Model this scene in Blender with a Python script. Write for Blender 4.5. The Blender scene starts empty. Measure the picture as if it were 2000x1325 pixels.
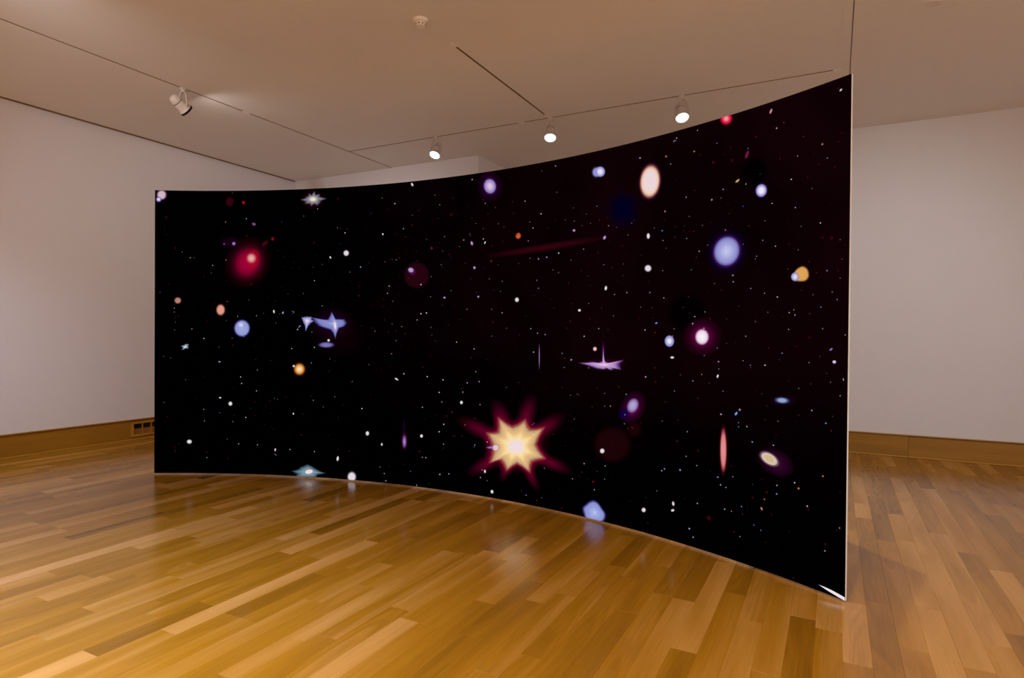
import bpy, bmesh, math, random
from mathutils import Vector, Matrix

random.seed(11)
C = bpy.context.scene.collection
SC = bpy.context.scene
PI = math.pi

# ------------------------------------------------------------------ camera
cam_d = bpy.data.cameras.new('camera')
cam = bpy.data.objects.new('camera', cam_d)
C.objects.link(cam)
cam_d.sensor_width = 36.0
cam_d.lens = 21.796
cam_d.clip_start = 0.05
RT = Vector((0.88724, 0.46124, 0.00783))
UP = Vector((-0.01103, 0.00424, 0.99993))
FW = Vector((-0.46118, 0.88726, -0.00885))
m = Matrix((RT, UP, -FW)).transposed().to_4x4()
m.translation = (0, 0, 1.5)
cam.matrix_world = m
SC.camera = cam

# ------------------------------------------------------------------ world, exposure
w = bpy.data.worlds.new('world')
SC.world = w
w.use_nodes = True
w.node_tree.nodes['Background'].inputs[0].default_value = (0.02, 0.018, 0.016, 1)
w.node_tree.nodes['Background'].inputs[1].default_value = 1.0
SC.view_settings.view_transform = 'Standard'
SC.view_settings.look = 'None'
SC.view_settings.gamma = 1.0
SC.view_settings.use_curve_mapping = False
SC.view_settings.exposure = 0.0
SC.cycles.use_denoising = True
SC.cycles.use_adaptive_sampling = False
SC.cycles.max_bounces = 10
SC.cycles.diffuse_bounces = 7
SC.cycles.sample_clamp_indirect = 3.0


# ------------------------------------------------------------------ room lamps: unseen spots out of frame, partly added as fill
def spot(name, loc, target, power, size, blend=0.6, radius=0.06, color=(1, 0.95, 0.88)):
    d = bpy.data.lights.new(name, 'SPOT')
    d.energy = power
    d.spot_size = math.radians(size)
    d.spot_blend = blend
    d.shadow_soft_size = radius
    d.color = color
    o = bpy.data.objects.new(name, d)
    C.objects.link(o)
    o.location = loc
    o.rotation_euler = (Vector(target) - Vector(loc)).to_track_quat('-Z', 'Y').to_euler()
    return o


WARM = (1.0, 0.93, 0.85)
#SPOTS
COOL = (0.92, 1.0, 1.12)
LED = (0.87, 1.02, 1.28)
# over the floor in front of the screen and along the left wall
spot('unseen_spot', (-2.6, -0.6, 3.9), (-3.7, 0.9, 0.0), 1000, 75, 1.0, 0.08, (0.86, 1.02, 1.6))
spot('unseen_spot', (-6.3, 0.6, 3.9), (-8.4, 1.8, 0.6), 330, 85, 1.0, 0.08, LED)
spot('unseen_spot', (-5.0, 1.4, 3.9), (-8.0, 6.8, 2.0), 160, 80, 1.0, 0.08, (0.97, 1.0, 1.08))  # added to brighten the far left corner
spot('unseen_spot', (-0.5, 0.5, 3.95), (-0.9, 2.6, 0.0), 400, 75, 1.0, 0.08, WARM)  # added fill for the floor before the screen
# over the passage on the right
spot('unseen_spot', (0.9, 4.1, 3.95), (0.4, 9.0, 1.5), 210, 66, 1.0, 0.08, COOL)
spot('unseen_spot', (1.8, 0.8, 3.95), (1.2, 2.8, 0.0), 140, 100, 1.0, 0.08, WARM)
# added fill behind the camera, bounced off floor and walls onto the ceiling
for x_, p_ in ((-6.0, 500), (-2.5, 1300), (1.0, 1450), (4.0, 1400)):
    spot('unseen_spot', (x_, -2.3, 3.95), (x_, -2.0, 0.0), p_, 110, 1.0, 0.08, COOL)
spot('unseen_spot', (3.2, 0.5, 3.95), (5.5, 0.5, 1.6), 600, 110, 1.0, 0.08, COOL)
spot('unseen_spot', (3.2, 5.0, 3.95), (5.5, 5.0, 1.6), 400, 110, 1.0, 0.08, COOL)

# ------------------------------------------------------------------ room dimensions
H = 4.163                       # ceiling
XL, XR = -8.53, 5.5             # left and right walls
YF, YB = -4.0, 9.09             # front and back walls
BX, BY = -4.75, 8.0             # corner of the block in the back left corner
SR, SCX, SCY, SH = 5.968, -3.1658, -1.0738, 2.9625    # curved screen: radius, centre, height
S0, S1 = -3.281, 3.4195         # its arc, from left end to right end


# ------------------------------------------------------------------ helpers
def lin(c):
    f = lambda v: (v / 255 / 12.92) if v / 255 <= 0.04045 else ((v / 255 + 0.055) / 1.055) ** 2.4
    return tuple(f(v) for v in c)


def principled(name, color=(0.8, 0.8, 0.8), rough=0.5, spec=0.5, metal=0.0):
    mt = bpy.data.materials.new(name)
    mt.use_nodes = True
    b = mt.node_tree.nodes['Principled BSDF']
    b.inputs['Base Color'].default_value = (*color, 1)
    b.inputs['Roughness'].default_value = rough
    b.inputs['Specular IOR Level'].default_value = spec
    b.inputs['Metallic'].default_value = metal
    return mt


def N(mt, kind, **kw):
    n = mt.node_tree.nodes.new(kind)
    for k, v in kw.items():
        if isinstance(k, str) and hasattr(n, k):
            setattr(n, k, v)
        else:
            n.inputs[k].default_value = v
    return n


def L(mt, a, b):
    mt.node_tree.links.new(a, b)


def painted(name, color, rough=0.6, var=0.02):
    """matt paint: faint roller texture and slight colour unevenness"""
    mt = principled(name, color, rough, 0.3)
    b = mt.node_tree.nodes['Principled BSDF']
    geo = N(mt, 'ShaderNodeNewGeometry')
    n1 = N(mt, 'ShaderNodeTexNoise')
    n1.inputs['Scale'].default_value = 1.3
    L(mt, geo.outputs['Position'], n1.inputs['Vector'])
    mr = N(mt, 'ShaderNodeMapRange')
    mr.inputs['To Min'].default_value = 1 - var
    mr.inputs['To Max'].default_value = 1 + var
    L(mt, n1.outputs['Fac'], mr.inputs['Value'])
    mx = N(mt, 'ShaderNodeMix', data_type='RGBA', blend_type='MULTIPLY')
    mx.inputs['Factor'].default_value = 1
    mx.inputs['A'].default_value = (*color, 1)
    mx.inputs[6].default_value = (*color, 1)
    L(mt, mr.outputs['Result'], mx.inputs[7])
    L(mt, mx.outputs[2], b.inputs['Base Color'])
    n2 = N(mt, 'ShaderNodeTexNoise')
    n2.inputs['Scale'].default_value = 160
    L(mt, geo.outputs['Position'], n2.inputs['Vector'])
    bp = N(mt, 'ShaderNodeBump')
    bp.inputs['Strength'].default_value = 0.03
    bp.inputs['Distance'].default_value = 0.002
    L(mt, n2.outputs['Fac'], bp.inputs['Height'])
    L(mt, bp.outputs['Normal'], b.inputs['Normal'])
    return mt


def oak(name, source, dark, mid, light, rough, axis='Y', coat=0.0):
    """varnished oak; source 'object' reads the object's colour, 'mesh' the mesh's tone attribute:
    red = tone of the piece, green and blue = where in the grain it was cut"""
    mt = principled(name, mid, rough, 0.5)
    b = mt.node_tree.nodes['Principled BSDF']
    if source == 'object':
        s = N(mt, 'ShaderNodeObjectInfo').outputs['Color']
    else:
        a = N(mt, 'ShaderNodeAttribute', attribute_name='tone')
        s = a.outputs['Color']
    sep = N(mt, 'ShaderNodeSeparateColor')
    L(mt, s, sep.inputs[0])
    geo = N(mt, 'ShaderNodeNewGeometry')
    off = N(mt, 'ShaderNodeCombineXYZ')
    o1 = N(mt, 'ShaderNodeMath', operation='MULTIPLY')
    o1.inputs[1].default_value = 37
    o2 = N(mt, 'ShaderNodeMath', operation='MULTIPLY')
    o2.inputs[1].default_value = 53
    L(mt, sep.outputs[1], o1.inputs[0])
    L(mt, sep.outputs[2], o2.inputs[0])
    L(mt, o1.outputs[0], off.inputs[0])
    L(mt, o2.outputs[0], off.inputs[1])
    L(mt, o1.outputs[0], off.inputs[2])
    ad = N(mt, 'ShaderNodeVectorMath', operation='ADD')
    L(mt, geo.outputs['Position'], ad.inputs[0])
    L(mt, off.outputs[0], ad.inputs[1])

    def stretched(along, across):
        v = N(mt, 'ShaderNodeVectorMath', operation='MULTIPLY')
        v.inputs[1].default_value = (across, along, across) if axis == 'Y' else (along, across, across)
        L(mt, ad.outputs[0], v.inputs[0])
        return v.outputs[0]

    fine = N(mt, 'ShaderNodeTexNoise')
    fine.inputs['Scale'].default_value = 1
    fine.inputs['Detail'].default_value = 3
    L(mt, stretched(3, 80), fine.inputs['Vector'])
    broad = N(mt, 'ShaderNodeTexNoise')
    broad.inputs['Scale'].default_value = 1
    broad.inputs['Detail'].default_value = 0.4
    broad.inputs['Distortion'].default_value = 0.3
    L(mt, stretched(0.9, 9), broad.inputs['Vector'])
    rings = N(mt, 'ShaderNodeMath', operation='MULTIPLY')
    rings.inputs[1].default_value = 48
    L(mt, broad.outputs['Fac'], rings.inputs[0])
    sn = N(mt, 'ShaderNodeMath', operation='SINE')
    L(mt, rings.outputs[0], sn.inputs[0])
    pore = N(mt, 'ShaderNodeMapRange')
    pore.inputs['From Min'].default_value = -0.7
    pore.inputs['From Max'].default_value = 1.0
    pore.inputs['To Min'].default_value = 0.0
    pore.inputs['To Max'].default_value = 1.0
    L(mt, sn.outputs[0], pore.inputs['Value'])
    # growth rings show more on some boards
    rmul = N(mt, 'ShaderNodeMath', operation='MULTIPLY')
    L(mt, pore.outputs[0], rmul.inputs[0])
    show = N(mt, 'ShaderNodeMapRange')
    show.inputs['From Min'].default_value = 0.5
    show.inputs['From Max'].default_value = 1.0
    show.inputs['To Min'].default_value = 0.0
    show.inputs['To Max'].default_value = 0.17
    L(mt, sep.outputs[2], show.inputs['Value'])
    L(mt, show.outputs[0], rmul.inputs[1])
    # tone: per piece, drifting a little along it
    t1 = N(mt, 'ShaderNodeMath', operation='MULTIPLY_ADD')
    t1.inputs[1].default_value = 0.55
    L(mt, broad.outputs['Fac'], t1.inputs[0])
    tm = N(mt, 'ShaderNodeMath', operation='SUBTRACT')
    tm.inputs[1].default_value = 0.275
    L(mt, sep.outputs[0], tm.inputs[0])
    L(mt, tm.outputs[0], t1.inputs[2])
    ramp = N(mt, 'ShaderNodeValToRGB')
    e = ramp.color_ramp.elements
    e[0].position, e[0].color = 0.0, (*dark, 1)
    e[1].position, e[1].color = 1.0, (*light, 1)
    k = e.new(0.5)
    k.color = (*mid, 1)
    L(mt, t1.outputs[0], ramp.inputs[0])
    fm = N(mt, 'ShaderNodeMapRange')
    fm.inputs['From Min'].default_value = 0.3
    fm.inputs['From Max'].default_value = 0.7
    fm.inputs['To Min'].default_value = 0.92
    fm.inputs['To Max'].default_value = 1.06
    L(mt, fine.outputs['Fac'], fm.inputs['Value'])
    sub = N(mt, 'ShaderNodeMath', operation='SUBTRACT')
    L(mt, fm.outputs[0], sub.inputs[0])
    L(mt, rmul.outputs[0], sub.inputs[1])
    mx = N(mt, 'ShaderNodeVectorMath', operation='SCALE')
    L(mt, ramp.outputs['Color'], mx.inputs[0])
    L(mt, sub.outputs[0], mx.inputs['Scale'])
    L(mt, mx.outputs[0], b.inputs['Base Color'])
    rn = N(mt, 'ShaderNodeTexNoise')
    rn.inputs['Scale'].default_value = 5
    rn.inputs['Detail'].default_value = 3
    L(mt, geo.outputs['Position'], rn.inputs['Vector'])
    rr = N(mt, 'ShaderNodeMapRange')
    rr.inputs['To Min'].default_value = rough - 0.04
    rr.inputs['To Max'].default_value = rough + 0.05
    L(mt, rn.outputs['Fac'], rr.inputs['Value'])
    L(mt, rr.outputs[0], b.inputs['Roughness'])
    return mt


def obj(name, bm, mats, parent=None, smooth=False):
    me = bpy.data.meshes.new(name)
    bm.normal_update()
    bm.to_mesh(me)
    bm.free()
    for q in mats if isinstance(mats, (list, tuple)) else [mats]:
        me.materials.append(q)
    if smooth:
        for f in me.polygons:
            f.use_smooth = True
    o = bpy.data.objects.new(name, me)
    C.objects.link(o)
    if parent:
        o.parent = parent
    return o


def box(bm, x0, x1, y0, y1, z0, z1, mat=0, bevel=0.0):
    vs = [bm.verts.new((x, y, z)) for x in (x0, x1) for y in (y0, y1) for z in (z0, z1)]
    fs = [(0, 1, 3, 2), (4, 6, 7, 5), (0, 4, 5, 1), (2, 3, 7, 6), (0, 2, 6, 4), (1, 5, 7, 3)]
    faces = [bm.faces.new([vs[i] for i in f]) for f in fs]
    for f in faces:
        f.material_index = mat
    if bevel:
        es = list({e for f in faces for e in f.edges})
        bmesh.ops.bevel(bm, geom=es, offset=bevel, segments=2, affect='EDGES', profile=0.6)
    return vs


def box_bm(*a, **k):
    bm = bmesh.new()
    box(bm, *a, **k)
    return bm


def lathe(bm, prof, M=Matrix(), seg=32, mat=0):
    rings = []
    for r, z in prof:
        if r < 1e-6:
            rings.append([bm.verts.new(M @ Vector((0, 0, z)))])
        else:
            rings.append([bm.verts.new(M @ Vector((r * math.cos(2 * PI * i / seg), r * math.sin(2 * PI * i / seg), z))) for i in range(seg)])
    for a, b in zip(rings, rings[1:]):
        for i in range(seg):
            j = (i + 1) % seg
            if len(a) == 1 and len(b) == 1:
                continue
            if len(a) == 1:
                f = bm.faces.new((a[0], b[j], b[i]))
            elif len(b) == 1:
                f = bm.faces.new((a[i], a[j], b[0]))
            else:
                f = bm.faces.new((a[i], a[j], b[j], b[i]))
            f.material_index = mat


def sweep(bm, pts, wdt, thk, side):
    """flat bar along pts; side is the direction of its width"""
    side = Vector(side).normalized()
    rows = []
    for i, q in enumerate(pts):
        t = (Vector(pts[min(i + 1, len(pts) - 1)]) - Vector(pts[max(i - 1, 0)])).normalized()
        n = t.cross(side).normalized()
        rows.append([bm.verts.new(Vector(q) + side * a * wdt / 2 + n * b * thk / 2) for a, b in ((-1, -1), (1, -1), (1, 1), (-1, 1))])
    for a, b in zip(rows, rows[1:]):
        for i in range(4):
            j = (i + 1) % 4
            bm.faces.new((a[i], a[j], b[j], b[i]))
    bm.faces.new(rows[0][::-1])
    bm.faces.new(rows[-1])


def empty(name, loc, label=None, cat=None, group=None):
    o = bpy.data.objects.new(name, None)
    o.empty_display_size = 0.1
    C.objects.link(o)
    o.location = loc
    tag(o, label, cat, group)
    return o


def tag(o, label=None, cat=None, group=None, kind=None):
    if label:
        o['label'] = label
    if cat:
        o['category'] = cat
    if group:
        o['group'] = group
    if kind:
        o['kind'] = kind
    return o


def struct(name, bm, mats, label=None):
    return tag(obj(name, bm, mats), label, None, None, 'structure')


# ------------------------------------------------------------------ materials
M_WALL = painted('wall_paint', (0.79, 0.755, 0.77))
M_WALL_R = painted('wall_paint_cool', (0.77, 0.765, 0.77))
M_CEIL = painted('ceiling_paint', (0.81, 0.765, 0.715))
M_SLOT_SHADE = principled('slot_shade', (0.34, 0.22, 0.11), 0.8, 0.1)  # brown colour stands for the shade inside the ceiling slots
M_WHITE = principled('white_enamel', (0.66, 0.57, 0.51), 0.4, 0.4)
M_PLATE = principled('off_white_plastic', (0.90, 0.85, 0.78), 0.4, 0.4)
M_COVER = principled('cover_plate_paint', (0.74, 0.69, 0.64), 0.5, 0.3)
M_DARK = principled('dark_gap', (0.02, 0.018, 0.016), 0.6, 0.2)
M_BLACK = principled('black_baffle', (0.004, 0.004, 0.005), 0.5, 0.3)
OAK = dict(dark=(0.19, 0.078, 0.005), mid=(0.38, 0.166, 0.010), light=(0.62, 0.32, 0.085))
M_PLANK = oak('oak_floorboard', 'object', rough=0.2, **OAK)
M_PLANKS = oak('oak_floorboards', 'mesh', rough=0.2, **OAK)
M_BASE_Y = oak('oak_skirting', 'object', (0.2, 0.085, 0.003), (0.37, 0.17, 0.006), (0.5, 0.24, 0.015), 0.4, 'Y')
M_BASE_X = oak('oak_skirting_back', 'object', (0.2, 0.085, 0.003), (0.37, 0.17, 0.006), (0.5, 0.24, 0.015), 0.4, 'X')

# ------------------------------------------------------------------ room shell
floor = struct('floor', box_bm(XL - 0.1, XR + 0.1, YF - 0.1, YB + 0.1, -0.12, -0.0125), principled('subfloor', (0.12, 0.06, 0.02), 0.8, 0.1),
               'varnished oak strip floor of the gallery')
struct('wall_left', box_bm(XL - 0.12, XL, YF - 0.1, YB + 0.1, -0.12, H + 0.1), M_WALL, 'plain white gallery wall on the left')
struct('wall_back', box_bm(XL, XR, YB, YB + 0.12, -0.12, H + 0.1), M_WALL_R, 'plain white gallery wall behind the screen')
struct('wall_block', box_bm(XL, BX, BY, YB, -0.12, H + 0.02), M_WALL, 'white projecting wall block in the back corner')
struct('wall_right', box_bm(XR, XR + 0.12, YF - 0.1, YB + 0.1, -0.12, H + 0.1), M_WALL_R)
struct('wall_front', box_bm(XL, XR, YF - 0.12, YF, -0.12, H + 0.1), M_WALL)

# ceiling: boards between real slots (wall gap, tracks, expansion joint)
SLOTS = [(-8.53, -8.467, YF, YB), (-6.381, -6.359, YF, BY), (-6.359, -0.036, 6.994, 7.016), (-3.161, -3.139, 4.875, 6.88), (0.1055, 0.1145, YF, YB)]
xs = sorted({XL, XR} | {v for s in SLOTS for v in s[:2]})
ys = sorted({YF, YB} | {v for s in SLOTS for v in s[2:]})
bm = bmesh.new()
for a, b in zip(xs, xs[1:]):
    for c, d in zip(ys, ys[1:]):
        mx_, my_ = (a + b) / 2, (c + d) / 2
        if not any(s[0] < mx_ < s[1] and s[2] < my_ < s[3] for s in SLOTS):
            box(bm, a, b, c, d, H, H + 0.035)
box(bm, XL - 0.1, XR + 0.1, YF - 0.1, YB + 0.1, H + 0.035, H + 0.15)
struct('ceiling', bm, M_CEIL, 'flat painted ceiling with recessed tracks')
struct('trim_1', box_bm(0.04, 0.1055, YF, YB, H - 0.003, H + 0.001), M_CEIL, 'thin strip beside the ceiling joint')

bm = bmesh.new()
box(bm, XL, -8.467, YF, BY, H + 0.03, H + 0.036)
box(bm, -8.468, -8.4665, YF, BY, H + 0.0005, H + 0.034)
box(bm, XL, XL + 0.002, YF, BY, H - 0.001, H + 0.03)  # dark strip on the wall, shade of the gap put into colour
struct('trim_2', bm, M_SLOT_SHADE, 'lining of the gap between left wall and ceiling, painted dark as its shade')


# skirting boards with lip and shoe moulding; runs stop where the boards butt together
def skirting(name, x0, y0, x1, y1, nx, ny, joints, mat, holes=()):
    """from (x0,y0) to (x1,y1) along the wall face, n = direction into the room"""
    root = empty(name, (x0, y0, 0))
    root['kind'] = 'structure'
    root['label'] = 'tall varnished oak skirting board with a lip on top'
    d = Vector((x1 - x0, y1 - y0, 0))
    ln = d.length
    d.normalize()
    n = Vector((nx, ny, 0))
    cuts = [0.0] + [j for j in joints] + [ln]

    def run(part, a, b, t0, t1, z0, z1, rnd, bev=0.0015):
        bm = bmesh.new()
        vs = box(bm, a, b, t0, t1, z0, z1, bevel=bev)
        for v in bm.verts:
            v.co = d * v.co.x + n * v.co.y + Vector((0, 0, v.co.z))
        bmesh.ops.recalc_face_normals(bm, faces=bm.faces)
        o = obj(part, bm, mat, root)
        o.color = rnd
        return o

    for a, b in zip(cuts, cuts[1:]):
        a2, b2 = a + 0.0012, b - 0.0012
        segs = [(a2, b2)]
        for h0, h1 in holes:
            segs = [q for s in segs for q in ((s[0], min(s[1], h0)), (max(s[0], h1), s[1])) if q[1] - q[0] > 0.01]
        for c, e in segs:
            run('board', c, e, 0, 0.03, 0.0, 0.262, (0.5 + random.uniform(-.12, .12), random.random(), 0.3, 1))
        run('lip', a2, b2, 0, 0.05, 0.2735, 0.282, (0.75, random.random(), 0.2, 1))
        run('neck', a2, b2, 0, 0.024, 0.262, 0.2735, (0.2, random.random(), 0.2, 1))  # dark tone puts the shade under the lip into the colour
        run('shoe_moulding', a2, b2, 0.03, 0.047, 0.0, 0.019, (0.85, random.random(), 0.2, 1), 0.006)
    return root


skirting('baseboard_left', XL, YF, XL, BY, 1, 0, (3.6, 7.05, 10.4), M_BASE_Y, holes=((9.095, 9.66),))
skirting('baseboard_block', XL, BY, BX, BY, 0, -1, (2.0,), M_BASE_X)
skirting('baseboard_return', BX, BY, BX, YB, 1, 0, (), M_BASE_Y)
skirting('baseboard_back', BX, YB, XR, YB, 0, -1, (2.2, 5.577, 8.5), M_BASE_X)

# ------------------------------------------------------------------ oak floorboards
PW = 0.1215
f = bpy.data.meshes.new


def plank_geo(x0, x1, y0, y1, zt, b=0.0005):
    zb = -0.0125
    v = [(x0, y0, zb), (x1, y0, zb), (x1, y1, zb), (x0, y1, zb),
         (x0, y0, zt - b), (x1, y0, zt - b), (x1, y1, zt - b), (x0, y1, zt - b),
         (x0 + b, y0 + b, zt), (x1 - b, y0 + b, zt), (x1 - b, y1 - b, zt), (x0 + b, y1 - b, zt)]
    fc = []
    for k in (0, 4):
        for i in range(4):
            j = (i + 1) % 4
            fc.append((k + i, k + j, k + 4 + j, k + 4 + i))
    fc.append((8, 9, 10, 11))
    return v, fc


def project(q):
    r = Vector(q) - Vector((0, 0, 1.5))
    z = r.dot(FW)
    if z < 0.2:
        return None
    return 1000 + 1210.9 * r.dot(RT) / z, 662.5 - 1210.9 * r.dot(UP) / z


def behind_screen(x, y):
    if math.hypot(x - SCX, y - SCY) < SR:
        return False
    d = Vector((x, y)).normalized()
    bq = -2 * (d.x * SCX + d.y * SCY)
    t = (-bq + math.sqrt(bq * bq - 4 * (SCX ** 2 + SCY ** 2 - SR ** 2))) / 2
    s = SR * math.atan2(d.x * t - SCX, d.y * t - SCY)
    return S0 < s < S1


rng = random.Random(5)
planks = []
row = math.floor((XL - 0.051) / PW)
while 0.051 + row * PW < XR:
    x0 = max(XL, 0.051 + row * PW)
    y = YF - rng.uniform(0, 1.5)
    while y < YB:
        ln = rng.choice((rng.uniform(0.35, 0.8), rng.uniform(0.7, 1.4), rng.uniform(1.1, 2.1)))
        y0, y1 = max(y, YF), min(y + ln, YB)
        if YB - y1 < 0.15:
            y1 = YB
        if y1 - y0 > 0.02:
            tone = min(1, max(0, rng.gauss(0.5, 0.15)))
            planks.append((x0, min(0.051 + (row + 1) * PW, XR), y0, y1, tone, rng.random(), rng.random(), rng.uniform(-0.0004, 0.0003)))
        y = y1 if y1 < YB else YB + 1
    row += 1


def shown(p):
    x0, x1, y0, y1 = p[:4]
    n, tot = 10, 0.0
    for i in range(n):
        a, b = y0 + (y1 - y0) * i / n, y0 + (y1 - y0) * (i + 1) / n
        q = [project((x, y, 0)) for x, y in ((x0, a), (x1, a), (x1, b), (x0, b))]
        if None in q:
            continue
        cx_, cy_ = sum(v[0] for v in q) / 4, sum(v[1] for v in q) / 4
        if not (0 < cx_ < 2000 and 0 < cy_ < 1325) or behind_screen((x0 + x1) / 2, (a + b) / 2):
            continue
        tot += abs(sum(q[k][0] * q[(k + 1) % 4][1] - q[(k + 1) % 4][0] * q[k][1] for k in range(4))) / 2
    return tot


order = sorted(range(len(planks)), key=lambda i: -shown(planks[i]))
near = set(order[:300])
v, fc = plank_geo(0, PW - 0.0003, 0, 1, 0)
pm = bpy.data.meshes.new('plank')
pm.from_pydata(v, [], fc)
pm.materials.append(M_PLANK)
V, F, T = [], [], []
for i, p in enumerate(planks):
    x0, x1, y0, y1, tone, g, bl, dz = p
    if i in near:
        o = bpy.data.objects.new('plank', pm)
        C.objects.link(o)
        o.parent = floor
        o.location = (x0, y0 + 0.00015, dz)
        o.scale = ((x1 - x0) / PW, y1 - y0 - 0.0003, 1)
        o.color = (tone, g, bl, 1)
    else:
        v, fc = plank_geo(x0, x1 - 0.0003, y0, y1 - 0.0003, dz)
        F += [tuple(k + len(V) for k in q) for q in fc]
        V += v
        T += [(tone, g, bl * 0.6, 1)] * len(v)
me = bpy.data.meshes.new('plank_field')
me.from_pydata(V, [], F)
me.materials.append(M_PLANKS)
at = me.attributes.new('tone', 'FLOAT_COLOR', 'POINT')
at.data.foreach_set('color', [c for t in T for c in t])
o = bpy.data.objects.new('plank_field', me)
C.objects.link(o)
o.parent = floor
o['kind'] = 'stuff'

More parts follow.
